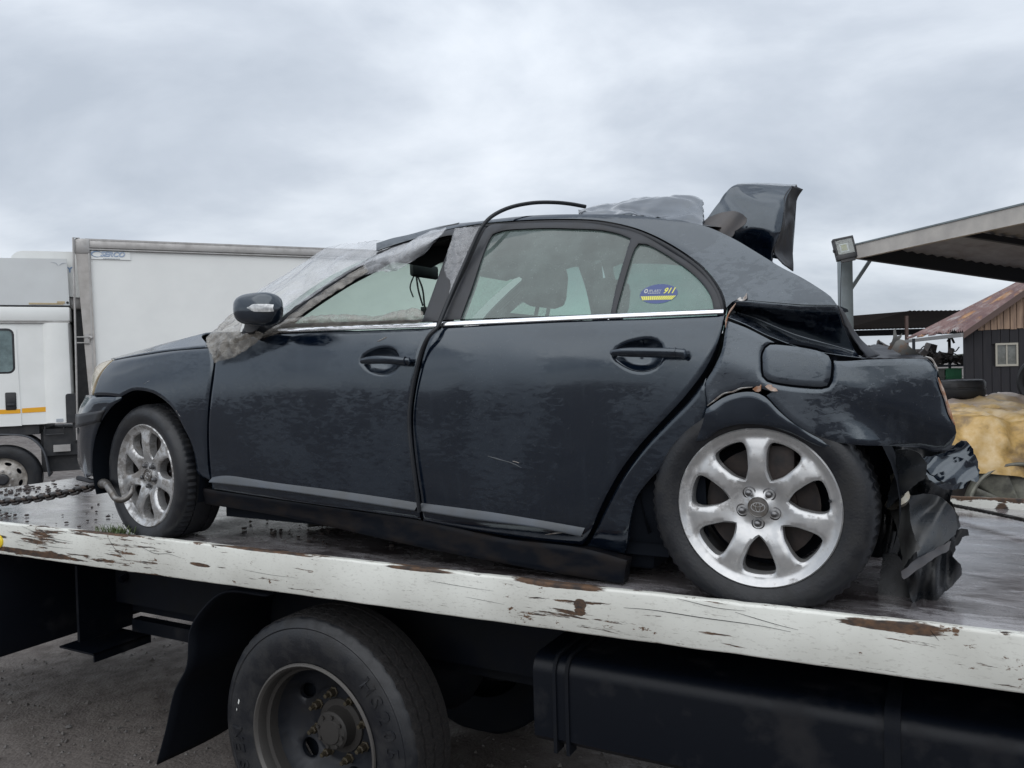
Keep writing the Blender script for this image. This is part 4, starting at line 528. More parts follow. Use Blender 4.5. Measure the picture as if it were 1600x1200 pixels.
def _interp(t,pts):
    if t<=pts[0][0]: return pts[0][1]
    for i in range(len(pts)-1):
        a,b=pts[i],pts[i+1]
        if t<=b[0]:
            # cubic hermite (monotone-ish)
            h=b[0]-a[0]; u=(t-a[0])/h
            m0=(b[1]-pts[i-1][1])/(b[0]-pts[i-1][0]) if i>0 else (b[1]-a[1])/h
            m1=(pts[i+2][1]-a[1])/(pts[i+2][0]-a[0]) if i+2<len(pts) else (b[1]-a[1])/h
            return (2*u**3-3*u*u+1)*a[1]+(u**3-2*u*u+u)*h*m0+(-2*u**3+3*u*u)*b[1]+(u**3-u*u)*h*m1
    return pts[-1][1]
def S(x,z):
    """half width of the car body at length x and height z"""
    zz=z
    if x>2.0: zz=z+.23*min(1,(x-2.0)/1.5)**1.3*max(0,min(1,(z-.35)/.3))
    y=_interp(zz,_SZ)
    if x>2.6: y-=.30*((x-2.6)/1.03)**3
    if x<0: y-=.05*(x/.6)**2
    return y
# ------------------------------------------------------------------ frames
CX, CY, RZ = 1.10387, 3.03340, R(180-28.24273)
def zdeck(x): return .044-.0035*x
def at_car(o): o.location = (CX, CY, Z0); o.rotation_euler = (0, 0, RZ); return o

# ------------------------------------------------------------------ ground and far land
def build_ground():
    V = []; F = []; n = 90
    xs = np.concatenate([[-3000, -900, -300, -120, -60], np.linspace(-32, 32, n), [60, 120, 300, 900, 3000]]); k = len(xs)
    for y in xs:
        for x in xs:
            a = max(abs(x), abs(y)); h = 0
            if a < 40: h = .05*noise.noise(Vector((x*.35, y*.35, 0)))+.025*noise.noise(Vector((x*1.3, y*1.3, 4)))-.03
            V.append((x, y+8, h))
    for i in range(k-1):
        for j in range(k-1): F.append((i*k+j, i*k+j+1, (i+1)*k+j+1, (i+1)*k+j))
    return tag(mk('ground', V, F, M['ground']), 'wet dark gravel yard', kind='structure')
build_ground()
def build_far():
    V = []; F = []; n = 160
    for i in range(n+1):
        a = -1.45+2.9*i/n; r = 420
        h = 2.0+5.5*abs(noise.noise(Vector((i*.13, 0, 2))))+2.5*abs(noise.noise(Vector((i*.7, 3, 2))))
        V += [(r*math.sin(a), r*math.cos(a), -1), (r*math.sin(a), r*math.cos(a), h), ((r+60)*math.sin(a), (r+60)*math.cos(a), -1)]
    for i in range(n): b = 3*i; F += [(b, b+1, b+4, b+3), (b+1, b+2, b+5, b+4)]
    tag(mk('hills', V, F, M['hills']), 'low far line of bush on the horizon', kind='structure')
build_far()
def build_pebbles():
    mb = MB()
    to = Matrix.Rotation(RZ, 3, 'Z')
    for i in range(3600):
        x = random.uniform(.6, 5.2); y = random.uniform(-2.6, 2.2); p = to @ Vector((x, y, 0))+Vector((CX, CY, 0))
        s = random.uniform(.004, .015)*(1.6 if random.random() < .06 else 1)
        h = .05*noise.noise(Vector((p.x*.35, (p.y-8)*.35, 0)))+.025*noise.noise(Vector((p.x*1.3, (p.y-8)*1.3, 4)))-.03
        a = random.uniform(0, 6); c, q = math.cos(a)*s, math.sin(a)*s; z = h+.002
        mb.add([(p.x+c, p.y+q, z), (p.x-q*.8, p.y+c*.8, z), (p.x-c*.9, p.y-q*.9, z), (p.x+q, p.y-c, z), (p.x+q*.2, p.y+c*.2, z+s*.75)], [(0, 1, 4), (1, 2, 4), (2, 3, 4), (3, 0, 4)])
    tag(mb.build('gravel', M['pebble'], smooth=False), 'small wet pebbles strewn over the yard', kind='stuff')
build_pebbles()

# ------------------------------------------------------------------ the wrecked sedan
car = empty('wrecked_sedan', (CX, CY, Z0), RZ)
tag(car, 'wrecked black four door sedan with crushed tail standing on the truck deck', 'car')
pt = lambda n, m, p=car, **k: panel(n, DATA[m] if isinstance(m, str) else m, k.pop('mat', M['paint']), p, **k)

# inner shell: cavities, floor, firewall, door backs
mb = MB()
mb.box((.30, -.74, .13), (2.30, .74, .20)); mb.box((2.22, -.70, .2), (2.28, .70, .88)); mb.box((-.27, -.60, .28), (.32, .60, .50))
mb.box((2.28, -.50, .25), (3.45, .50, .72)); mb.box((-.12, -.66, .50), (-.06, .66, .90))
shell = mb.build('floor_pan', M['void'], car, smooth=False)
back_poly = [[(.16, .17), (2.28, .20)], [(2.28, .20), (2.26, .86)], [(2.26, .86), (.16, .885)], [(.16, .885), (.16, .17)]]
panel('dark_door_backing', back_poly, M['void'], shell, yf=lambda x, z: S(x, z)-.065, rim=0, roll=0, grid=.12)  # dark backing added to block light through the door gaps
panel('dark_door_backing', back_poly, M['void'], shell, yf=lambda x, z: S(x, z)-.065, rim=0, roll=0, grid=.12, mirror=True)

def wheel_liner(x, z, r, y0, y1):
    mb = MB(); mb.lathe([(r, y0), (r, y1), (.05, y1)], 28, c=(x, 0, z), a0=-.35, a1=PI+.35)
    return mb.build('arch_liner', M['void'], car)
wheel_liner(2.69, .33, .365, .855, .50); wheel_liner(.0, .34, .37, .80, .46); wheel_liner(2.69, .33, .365, -.855, -.50); wheel_liner(.0, .34, .37, -.80, -.46)

fender = pt('fender', 'fender', off=.001)
pt('fender', 'fender', mirror=True)
hd = DATA['hood']
hrow = [hd[0], hd[1], [(3.50, .30, .83), (3.15, .30, .893), (2.85, .30, .92), (2.45, .30, .957)], [(3.53, 0, .835), (3.15, 0, .90), (2.85, 0, .925), (2.42, 0, .96)]]
hrow += [[(x, -y, z) for x, y, z in r] for r in (hrow[2], hrow[1], hrow[0])]
loft('hood', hrow, M['paint_dusty'], car, 30, 40, .01)
loft('cowl', [[(2.30, .80, .875), (2.52, .35, .945), (2.50, 0, .955), (2.52, -.35, .945), (2.30, -.80, .875)], [(2.12, .76, .93), (2.34, .35, .965), (2.40, 0, .97), (2.34, -.35, .965), (2.12, -.76, .93)]], M['black_trim'], car, 20, 6, .01)
loft('headlight', DATA['headlight'], M['amber_lens'], car, 14, 6, .02)
loft('headlight', [[(x, -y, z) for x, y, z in r] for r in DATA['headlight']], M['amber_lens'], car, 14, 6, .02)
ar = outline([DATA['bumper_arch'][0]], .01); ar = catmull(ar, 9); sl = catmull(DATA['bumper_sil'][0], 9)
brow = []
for (ax, az), (sx, sz) in zip(ar, sl):
    z = lambda u: az+(sz-az)*u
    yj = float(S(ax, az)); xm = ax+(sx-.235-ax)*.5
    r = [(ax, yj, az), (xm, min(yj-.008, S(xm, z(.5))), z(.5)), (sx-.235, .68, z(.82)), (sx-.105, .608, z(.93)), (sx, .55, sz), (sx+.05, .48, sz), (sx+.09, .30, sz), (sx+.10, 0, sz)]
    brow.append(r+[(x, -y, zz) for x, y, zz in r[-2::-1]])
brow.insert(0, [(x, y*.985, z+.022) for x, y, z in brow[0]])
bumper = loft('front_bumper', brow, M['paint_clean'], car, 60, 26, .012)
mrow = []
for k in (2, 3):
    a = brow[k+1][:5]; mrow.append([(x+.004, y+.010, zz+(.012 if k == 2 else -.004)) for x, y, zz in a])
loft('bumper_moulding', mrow, M['black_trim'], bumper, 16, 5, .014)
loft('grille', [[(3.55, .5, .655), (3.64, 0, .66), (3.55, -.5, .655)], [(3.46, .52, .80), (3.53, 0, .83), (3.46, -.52, .80)]], M['void'], car, 12, 4, .01)
mb = MB(); mb.box((3.30, -.45, .24), (3.50, .60, .28)); mb.tube([(3.38, .72, .25), (3.30, .70, .235), (3.22, .70, .24)], .012, 6)
mb.build('splash_shield', M['inner'], car, smooth=False)

# doors
def recess_fn(key, depth=.032):
    P = outline([DATA[key][0]+[DATA[key][0][0]]], .012)
    def f(x, z):
        d = dist_poly(np.array([[x, z]]), P)[0] if True else 0
        u = min(1, d/.030); return S(x, z)-depth*(1-(1-u)**2)
    return f
def closed(key): return [[tuple(p) for p in catmull(DATA[key][0], 48, closed=True)]]
wavy = lambda x, z: S(x, z)+.0035*noise.noise(Vector((x*2.3, z*3.1, 7)))+.0012*noise.noise(Vector((x*6.5, z*7.5, 3)))
fdoor = pt('front_door', 'front_door', yf=wavy, holes=[closed('front_recess')], grid=.028)
rdoor = pt('rear_door', 'rear_door', yf=wavy, holes=[closed('rear_recess')], grid=.028)
for door, k in ((fdoor, 'front'), (rdoor, 'rear')):
    ro = catmull(DATA[k+'_recess'][0], 40, closed=True); rc = np.mean(ro, axis=0)
    loft('handle_recess', [[(rc[0]+(q[0]-rc[0])*f, S(q[0], q[1])-.0045-.030*(1-f**2.6), rc[1]+(q[1]-rc[1])*f) for q in ro+[ro[0]]] for f in (.02, .3, .55, .75, .9, 1.0, 1.02)], M['paint'], door, 80, 24, 0)
    mb = MB(); b = DATA[k+'_bar'][0]
    mb.tube(b, [.010, .0155, .0175, .0178, .0178, .0178, .0178, .0172], 14, smooth_n=30, flat=.72)
    mb.ball(b[0], (.010, .007, .010)); mb.ball(b[-1], (.010, .0125, .0170))
    mb.tube([(b[3][0]-.012, b[3][1]+.001, b[3][2]), (b[3][0]-.014, b[3][1]+.001, b[3][2])], .0186, 14, flat=.74)
    mb.tube([(b[0][0], b[0][1], b[0][2]), (b[0][0]+.008, .865, b[0][2])], .011, 8); mb.tube([(b[-1][0], b[-1][1], b[-1][2]), (b[-1][0]-.003, .865, b[-1][2])], .011, 8)
    mb.build('handle', M['paint'], door)
    tr = DATA[k+'_moulding']; up = catmull([(x, z) for x, z in tr[0]], 24); lo = catmull([(x, z) for x, z in tr[1]], 24)
    rws = []
    for f, oy in ((0, .001), (.25, .0065), (.6, .0125), (.92, .017), (1.0, .0165), (1.06, .012), (1.15, .0)):
        rws.append([(a[0]+(c[0]-a[0])*f, S(a[0], a[1]+(c[1]-a[1])*f)+oy, a[1]+(c[1]-a[1])*f) for a, c in zip(up, lo)])
    loft('moulding', rws, M['moulding'], door, 40, 18, 0)
    tr = DATA[k+'_chrome']; up = catmull(tr[0], 20); lo = catmull(tr[1], 20); rws = []
    for f, oy in ((-.1, -.004), (0, .005), (.5, .0075), (1.0, .005), (1.1, -.004)):
        rws.append([(a[0]+(c[0]-a[0])*f, S(a[0], a[1]+(c[1]-a[1])*f)+oy, a[1]+(c[1]-a[1])*f) for a, c in zip(up, lo)])
    loft('window_trim', rws, M['chrome'], door, 30, 14, 0)
panel('front_door', DATA['front_door'], M['paint'], car, mirror=True, grid=.08, step=.05); panel('rear_door', DATA['rear_door'], M['paint'], car, mirror=True, grid=.08, step=.05)
for mir in (False, True):
    q = (fdoor, rdoor) if not mir else (car, car)
    panel('window_frame', DATA['rear_frame'], M['black_trim'], q[1], holes=[DATA['rear_glass'], DATA['quarter_glass']], off=.002, grid=.04, roll=.003, rim=.03, mirror=mir)
    panel('window_frame', DATA['front_frame'], M['black_trim'], q[0], holes=[DATA['front_opening']], off=.002, grid=.04, roll=.003, rim=.03, mirror=mir)
    panel('window', DATA['rear_glass'], M['glass'], q[1], off=-.010, gap=-.006, rim=0, roll=0, grid=.06, mirror=mir)
    panel('quarter_window', DATA['quarter_glass'], M['glass'], q[1], off=-.010, gap=-.006, rim=0, roll=0, grid=.06, mirror=mir)
# far front window still glazed
panel('window', DATA['front_opening'], M['glass_clear'], car, off=-.010, gap=-.006, rim=0, roll=0, grid=.06, mirror=True)

# sticker on the quarter window
st = np.array(DATA['sticker'][0]); cx0, cz0 = st[:, 0].mean(), st[:, 1].mean(); sx = abs(st[0, 0]-st[2, 0])/2; sz = abs(st[1, 1]-st[3, 1])/2
tilt = math.atan2(st[2, 1]-st[0, 1], -(st[2, 0]-st[0, 0]))
def on_sticker(u, v, off=0.0):
    """u to the rear, v up, in metres on the glass"""
    x = cx0-(u*math.cos(tilt)-v*math.sin(tilt)); z = cz0+u*math.sin(tilt)+v*math.cos(tilt); return (x, S(x, z)-.010+.0012+off, z)
M['sticker_blue'] = pmat('sticker_blue', (.045, .07, .20), .4); M['sticker_yellow'] = pmat('sticker_yellow', (.62, .60, .10), .45); M['sticker_white'] = pmat('sticker_white', (.45, .47, .45), .5)
ring = [on_sticker(sx*math.cos(a), sz*math.sin(a)) for a in np.linspace(0, 2*PI, 40)[:-1]]
mk('sticker', ring+[on_sticker(0, 0)], [(i, (i+1) % 39, 39) for i in range(39)], M['sticker_blue'], rdoor)
mb = MB()
def flat_text(txt, size, u, v, m, shear=0, bold=0, spacing=1):
    V, F = fontmesh(txt, size, 0, shear, bold, spacing); mb.add([on_sticker(u+p.x, v+p.y, .0006) for p in V], F, m)
flat_text('911', sz*.78, sx*.52, sz*.28, 0, .35, .0007); flat_text('IPLARY', sz*.40, -sx*.22, sz*.30, 1, 0, 0, 1.05)
a = np.linspace(0, 2*PI, 17)[:-1]
mb.add([on_sticker(-sx*.70+sz*.2*math.cos(t)*q, sz*.32+sz*.22*math.sin(t)*q, .0006) for q in (1, .55) for t in a], [(i, (i+1) % 16, 16+(i+1) % 16, 16+i) for i in range(16)], 1)
for i in range(7): u = -sx*.58+i*sx*.10; mb.add([on_sticker(u, sz*.04, .0006), on_sticker(u+sx*.06, sz*.04, .0006), on_sticker(u+sx*.06, sz*.12, .0006), on_sticker(u, sz*.12, .0006)], [(0, 1, 2, 3)], 1)
yb0, yb1 = -.22*sz, -.62*sz; w0, w1 = sx*math.sqrt(1-.22**2), sx*math.sqrt(1-.62**2)
for i in range(16):
    a0, a1 = -1+2*i/16, -1+2*(i+.80)/16; sl_ = .05
    mb.add([on_sticker(w1*a0, yb1, .0006), on_sticker(w1*a1, yb1, .0006), on_sticker(w0*(a1+sl_ if i < 15 else a1), yb0, .0006), on_sticker(w0*(a0+sl_), yb0, .0006)], [(0, 1, 2, 3)], 0)
mb.build('sticker_print', [M['sticker_yellow'], M['sticker_white']], rdoor, smooth=False)

# roof
rs = pt('roof_side', 'roof_side', mat=M['paint_dusty'], off=.004, grid=.03, rim=.012, roll=.0015)
far = [p for p in DATA['roof_side'][3] if p[0] > .15]; panel('roof_side', [DATA['roof_side'][0][:-4], [DATA['roof_side'][0][-5], far[0]], far, DATA['roof_side'][4]], M['paint_dusty'], car, off=.004, grid=.06, mirror=True, step=.04)
sil = [p for p in DATA['roof_sil'][0] if p[0] > .12]
sil = sorted(sil, key=lambda p: p[0])
def roof_row(y, dz, stretch):
    o = []
    for x, yy, z in sil:
        k = (x-sil[0][0])/(sil[-1][0]-sil[0][0]); o.append((x+stretch*max(0, k-.55)*1.2, y, z+dz*(1-.35*k)))
    return o
rr = [[(x, y-.004, z-.003) for x, y, z in sil], roof_row(.40, .030, .05), roof_row(.20, .050, .10), roof_row(0, .056, .13)]
rr += [[(x, -y, z) for x, y, z in r] for r in rr[2::-1]]
roof = loft('roof', rr, M['paint_dusty'], car, 40, 40, 0)
loft('headliner', [[(x, y*.94, z-.045) for x, y, z in r] for r in rr], M['headliner'], roof, 14, 14, 0)
loft('roof_buckle', DATA['roof_buckle'], M['paint_dusty'], roof, 54, 44, .003, amp=.010, sc=13, seed=3, edge_noise=.007)
# windscreen and its pillars
a0 = DATA['front_frame'][0][0]; ap = (a0[0]+.02, S(*a0)-.01, a0[1]); at = (1.40, .585, 1.292)
for s in (1, -1):
    pth = catmull([(x+.012, (S(x, z)-.035)*s, z+.004) for x, z in DATA['front_frame'][0][:7]], 20)
    mb = MB(); mb.tube(pth, .022, 8); mb.build('windscreen_pillar', M['black_trim'], car)
ws = [[(2.06, .78, .935), (2.30, .35, .965), (2.36, 0, .97), (2.30, -.35, .965), (2.06, -.78, .935)], [(1.72, .67, 1.15), (1.92, .3, 1.185), (1.96, 0, 1.19), (1.92, -.3, 1.185), (1.72, -.67, 1.15)], [(1.38, .52, 1.295), (1.52, .25, 1.32), (1.55, 0, 1.325), (1.52, -.25, 1.32), (1.38, -.52, 1.295)]]
loft('windscreen', ws, M['glass_clear'], car, 24, 14, 0)

# quarter panel, dent and flap
bl = sorted([tuple(p) for p in DATA['break_line'][0]])
def yq(x, z):
    zb = np.interp(x, [p[0] for p in bl], [p[1] for p in bl]); d = zb-z
    y = S(x, z)+.006*noise.noise(Vector((x*7, z*9, 1)))
    if x < .08 and d > -.02: e = d+.02; rw = math.hypot(x, z-.326); k = min(1, max(0, (.47-rw)/.14)); y -= .62*(e*e/(e+.03))*(1-k*k*(3-2*k))
    return y
qp = pt('quarter_panel', 'quarter', mat=M['paint_dusty'], yf=yq, holes=[closed('fuel_flap')], grid=.02, rim=.018)
panel('fuel_flap', closed('fuel_flap'), M['paint_dusty'], qp, yf=lambda x, z: S(x, z)+.003, grid=.03, gap=.0045, rim=.012)
panel('flap_well', closed('fuel_flap'), M['void'], qp, yf=lambda x, z: S(x, z)-.02, grid=.05, gap=-.01, rim=0, roll=0)
loft('crushed_shoulder', DATA['dent'], M['paint_dusty'], qp, 46, 36, .002, amp=.004, sc=11, seed=8)
loft('dark_quarter_backing', [[(x, S(x, z)-.36, z) for x, z in r] for r in (((.16, 1.0), (-.02, 1.0), (-.16, .93)), ((.16, .88), (0, .86), (-.26, .80)), ((.16, .70), (0, .68), (-.3, .66)))], M['void'], qp, 12, 12, .004)  # dark sheet added behind the dent to stop light showing through
rl = [c for c in DATA['roof_side'][0]]
loft('door_seal', [[(x, S(x, z)-.012, z) for x, z in rl], [(x+.012, S(x, z)-.020, z-.03) for x, z in rl]], M['rubber'], rs, 50, 5, .02)
pt('rocker_end', 'dogleg', mat=M['paint'], yf=lambda x, z: S(x, z)-.02-.03*max(0, .62-z)*0, grid=.03)
pt('quarter_panel', 'quarter', mirror=True, grid=.05, step=.03, yf=yq)
sill = pt('sill', 'sill', mat=M['sill'], yf=lambda x, z: S(x, max(z, .20))-.010, grid=.04, rim=.05)
pt('sill', 'sill', mat=M['sill'], yf=lambda x, z: S(x, max(z, .20))-.010, grid=.1, rim=.05, mirror=True)
M['bright_edge'] = pmat('bare_torn_edge', (.42, .42, .41), .4, .5, col2=(.20, .15, .12), scale=60); M['rust_edge'] = pmat('rusty_torn_edge', (.26, .12, .06), .7, col2=(.40, .34, .30), scale=50)
def edge_line(key, r, mat, parent, off=.001, name='torn_edge', taper=True, fn=None):
    pts = [(x, (fn or S)(x, z)+off, z) for x, z in DATA[key][0]]; mb = MB()
    mb.tube(pts, [r*.3, r, r*.7, r, r*.3] if taper else r, 5, smooth_n=30); return mb.build(name, mat, parent)
for k_, r_, m_ in (('edge_arch', .0028, 'bright_edge'), ('edge_tail', .0045, 'rust_edge'), ('edge_tail2', .003, 'bright_edge'), ('edge_seam', .003, 'rust_edge')): edge_line(k_, r_, M[m_], qp, fn=yq)
edge_line('edge_dog', .0035, M['bright_edge'], car, off=-.02)
edge_line('scrape_a', .0028, M['bright_edge'], fdoor, name='scrape'); edge_line('scrape_b', .0026, M['moulding'], rdoor, name='scrape', off=-.0012); edge_line('scrape_c', .0025, M['bright_edge'], rdoor, name='scrape', off=.004)
edge_line('scrape_d', .0018, M['bright_edge'], rdoor, name='scrape', off=-.001); edge_line('scrape_e', .0018, M['moulding'], fdoor, name='scrape', off=-.0012); edge_line('scrape_f', .0015, M['bright_edge'], fender, name='scrape', off=0); edge_line('scrape_g', .0015, M['bright_edge'], fender, name='scrape', off=0)
def flake(key, mat, name='torn_flake', off=.004, bend=.012):
    P0 = outline(DATA[key]+[[DATA[key][-1][-1], DATA[key][0][0]]], .008); P, F = fill(P0, [], .01); c = P.mean(0)
    mk(name, [(x, S(x, z)+off+bend*noise.noise(Vector((x*40, z*40, 3))), z) for x, z in P], F, mat, qp, angle=30)
flake('flake_a', M['rust_edge']); flake('flake_b', M['rust_edge']); flake('flake_c', M['bright_edge'])
panel('arch_lip', DATA['arch_lip'], M['paint_clean'], qp, yf=lambda x, z: .887+.006*noise.noise(Vector((x*14, z*14, 2)))-.25*max(0, .60-z), rim=.012, grid=.016, roll=.004)
# torn rear: boot lid folded up, edges, hanging sheets
lid = loft('boot_lid', DATA['trunk_main'], M['paint'], car, 60, 60, .004, amp=.008, sc=10, seed=5)
loft('lid_flange', DATA['trunk_flange'], M['inner'], lid, 40, 16, .004, amp=.004, sc=20, seed=6)
loft('lid_skin', DATA['trunk_back'], M['paint_dusty'], lid, 24, 24, .004, amp=.004, sc=9, seed=7)
M['lobe'] = pmat('scuffed_grey_sheet', (.040, .040, .045), .4, col2=(.06, .052, .05), scale=8)
loft('boot_edge', DATA['trunk_edge'], M['inner'], car, 30, 16, .003, amp=.006, sc=18, seed=11, edge_noise=.004)
loft('boot_floor', DATA['trunk_floor'], M['inner'], car, 24, 24, .004, amp=.012, sc=9, seed=12, edge_noise=.006)
def shard(name, key, mat, seed, y, depth=.05, parent=car):
    """a torn piece of sheet metal: outline in length/height, bent over its own depth"""
    P0 = outline([c for c in DATA[key]][:1], .012)
    P, F = fill(P0, [], .012); c = P.mean(0)
    V = [(x, y+depth*noise.noise(Vector((x*11, z*11, seed)))+.25*(x-c[0])*math.sin(seed), z) for x, z in P]; n = len(V)
    V += [(x, yy-.004, z) for x, yy, z in V]
    F2 = [tuple(f) for f in F]+[tuple(i+n for i in f[::-1]) for f in F]
    return mk(name, V, F2, mat, parent, angle=50)
shard('torn_edge', 'edge_shard', M['moulding'], 1, .66); M['rust_metal'] = pmat('torn_rusty_metal', (.12, .12, .115), .5, .4, col2=(.16, .075, .035), scale=25, lo=.5, hi=.68)
shard('torn_bracket', 'shard_a', M['rust_metal'], 2, .45); shard('torn_bracket', 'shard_b', M['rust_metal'], 3, .50)
M['crush'] = pmat('crumpled_dark_sheet', (.026, .031, .037), .26, 0, col2=(.062, .062, .060), scale=9, lo=.45, hi=.7, rough2=.6, bmp=.15, bscale=30)
M['crush_dark'] = pmat('torn_bumper_plastic', (.010, .012, .015), .24, col2=(.018, .018, .018), scale=11, lo=.45, hi=.7, rough2=.65, bmp=.12, bscale=40)
M['galv'] = pmat('bare_zinc_sheet', (.33, .32, .28), .35, .7, col2=(.2, .17, .13), scale=14)
def torn_sheet(name, key, y0, a, b, folds, mat, parent, thick=.004, grid=.009, jag=.003, seed=1):
    """torn sheet metal: a traced outline in length/height, tilted in depth and broken along straight creases"""
    P0 = outline(DATA[key]+[[DATA[key][-1][-1], DATA[key][0][0]]], .009)
    P0 = P0+np.array([[jag*noise.noise(Vector((x*90, z*90, seed))), jag*noise.noise(Vector((x*90, z*90, seed+7)))] for x, z in P0])
    P, F = fill(P0, [], grid); c = P0.mean(0)
    def yy(x, z):
        y = y0+a*(x-c[0])+b*(z-c[1]); w = noise.noise(Vector((x*7, z*7, seed)))
        for ang, lam, amp, ph in folds:
            t = ((x-c[0])*math.cos(ang)+(z-c[1])*math.sin(ang))/lam+ph+.25*w; y += amp*math.tanh(1.6*(2*abs(2*(t-math.floor(t))-1)-1))/.92
        return y
    V = [(x, yy(x, z), z) for x, z in P]; n = len(V); V += [(x, y-thick, z) for x, y, z in V]
    FF = [tuple(f) for f in F]+[tuple(i+n for i in f[::-1]) for f in F]; bb = len(V); m_ = len(P0)
    for x, z in P0: y = yy(x, z); V += [(x, y, z), (x, y-thick, z)]
    FF += [(bb+2*i, bb+2*((i+1) % m_), bb+2*((i+1) % m_)+1, bb+2*i+1) for i in range(m_)]
    return mk(name, V, FF, mat, parent, angle=62)
torn_sheet('torn_lobe', 'lobe', .40, .35, -.4, [(.6, .11, .010, .1)], M['lobe'], lid, seed=3)
tail = torn_sheet('rear_panel', 'hangC', .60, .9, -.30, [(.55, .12, .020, .2), (2.2, .17, .014, .4)], M['crush'], car, seed=4)
torn_sheet('bent_sheet', 'hangA', .70, -.3, -.45, [(.9, .20, .016, .3)], M['crush_dark'], tail, seed=5)
M['flange_grey'] = pmat('scraped_grey_flange', (.085, .088, .088), .38, col2=(.045, .045, .045), scale=14)
torn_sheet('folded_flange', 'hangB', .68, -.9, -.5, [(.15, .075, .010, .3), (1.3, .13, .006, 0)], M['flange_grey'], tail, seed=6)
torn_sheet('panel_lip', 'hangD', .69, .5, -2.2, [(0, .05, .003, 0)], M['lobe'], tail, seed=7)
torn_sheet('torn_bumper', 'hangE', .62, .8, .25, [(.1, .052, .014, .2), (2.6, .10, .010, .1)], M['crush_dark'], tail, seed=8, jag=.003)
torn_sheet('torn_tab', 'hangF', .46, .2, 0, [(.4, .03, .004, 0)], M['crush_dark'], tail, seed=9, jag=.004)
torn_sheet('inner_sheet', 'hangI', .44, .35, -.05, [(.25, .09, .016, .1), (1.9, .15, .012, .3)], M['crush_dark'], tail, seed=14, jag=.006)
torn_sheet('dark_lining', 'hangH', .50, .1, .1, [(.1, .07, .014, .1)], M['crush_dark'], tail, seed=12)
mb = MB(); mb.tube(DATA['strut'][0], [.014, .012, .016, .018, .012], 8, smooth_n=14, flat=1.8); mb.build('bent_strut', M['galv'], tail)
torn_sheet('crushed_corner', 'hangG', .58, .55, -.12, [(.95, .085, .013, .2), (2.0, .13, .010, .3), (.2, .06, .004, .1)], M['paint_clean'], car, seed=10, jag=.006)
torn_sheet('crushed_corner', 'hangG2', .60, .2, -.35, [(.75, .06, .006, .2), (1.9, .10, .006, .3)], M['paint_clean'], car, seed=11, jag=.005)
hp = outline([DATA['bracket_hole'][0]+[DATA['bracket_hole'][0][0]]], .006); bp = outline([DATA['bracket'][0]+[DATA['bracket'][0][0]]], .012)
P, F = fill(bp, [hp], .012); n = len(P)
V = [(x, .60+.03*noise.noise(Vector((x*8, z*8, 2))), z) for x, z in P]; V += [(x, y-.006, z) for x, y, z in V]; FF = [tuple(f) for f in F]+[tuple(i+n for i in f[::-1]) for f in F]
for lp in (bp, hp):
    b = len(V); m_ = len(lp)
    for x, z in lp: y = .60+.03*noise.noise(Vector((x*8, z*8, 2))); V += [(x, y, z), (x, y-.006, z)]
    FF += [(b+2*i, b+2*((i+1) % m_), b+2*((i+1) % m_)+1, b+2*i+1) for i in range(m_)]
mk('tow_bracket', V, FF, M['crush_dark'], tail, angle=40)
# more torn metal inside the tail, so that the wreck has depth
mb = MB(); rnd = random.Random(4)
for i in range(16):
    p = Vector((rnd.uniform(-.42, -.12), rnd.uniform(-.2, .55), rnd.uniform(.40, .66))); q = p+Vector((rnd.uniform(-.16, .1), rnd.uniform(-.1, .1), rnd.uniform(-.18, .12)))
    mb.tube([p, (p+q)/2+Vector((rnd.uniform(-.04, .04), rnd.uniform(-.04, .04), rnd.uniform(-.03, .03))), q], rnd.uniform(.006, .018), 6, smooth_n=7, flat=2.2)
tag(mb.build('torn_members', M['inner'], car), kind='stuff')
loft('tail_bulkhead', [[(-.12, .72, .64), (-.30, .66, .56), (-.33, .5, .60)], [(-.18, .58, .35), (-.30, .52, .30), (-.31, .4, .35)], [(-.20, .5, .15), (-.30, .45, .12), (-.30, .35, .15)]], M['void'], car, 16, 16, .004, amp=.015, sc=8, seed=30)

# door mirror, folded in
mc = DATA['mirror'][0]; c = np.array(mc[1]); hx = abs(mc[0][0]-mc[2][0])/2
prof = []
mb = MB(); K = 18; n = 20
for i in range(K+1):
    u = -1+2*i/K; w = (1-abs(u)**3.2)**(1/2.4) if abs(u) < 1 else 0
    top = .058*w*(1+.05*u); bot = -.062*w*(1.10+.18*u)
    for j in range(n):
        a = 2*PI*j/n; ca, sa = math.cos(a), math.sin(a); e = lambda t: math.copysign(abs(t)**.75, t)
        h = (top-bot)/2; mb.v.append((c[0]-hx*1.04*u, c[1]+e(ca)*(.05*w)+.02*w, c[2]+(top+bot)/2+e(sa)*h+.008-.012*u*0))
for i in range(K):
    for j in range(n): mb.f.append((i*n+j, i*n+(j+1) % n, (i+1)*n+(j+1) % n, (i+1)*n+j)); mb.m.append(0)
mir = mb.build('door_mirror', M['paint_clean'], car)
l0, l1 = np.array(mc[3]), np.array(mc[4]); l0 = l0+(l0-l1)*.12
mb = MB(); V = []
for i in range(9):
    t = i/8; p = l0*(1-t)+l1*t; hh = .0145*(.62+.38*min(1, t*2.5))*(1 if t < .95 else .85)
    V += [(p[0], c[1]+.0685-.008*(2*t-1)**2*1.5, p[2]+hh), (p[0], c[1]+.0735-.008*(2*t-1)**2*1.5, p[2]), (p[0], c[1]+.0685-.008*(2*t-1)**2*1.5, p[2]-hh)]
F = []
for i in range(8): F += [(3*i, 3*i+1, 3*i+4, 3*i+3), (3*i+1, 3*i+2, 3*i+5, 3*i+4)]
mk('indicator', V, F, M['lens'], mir)
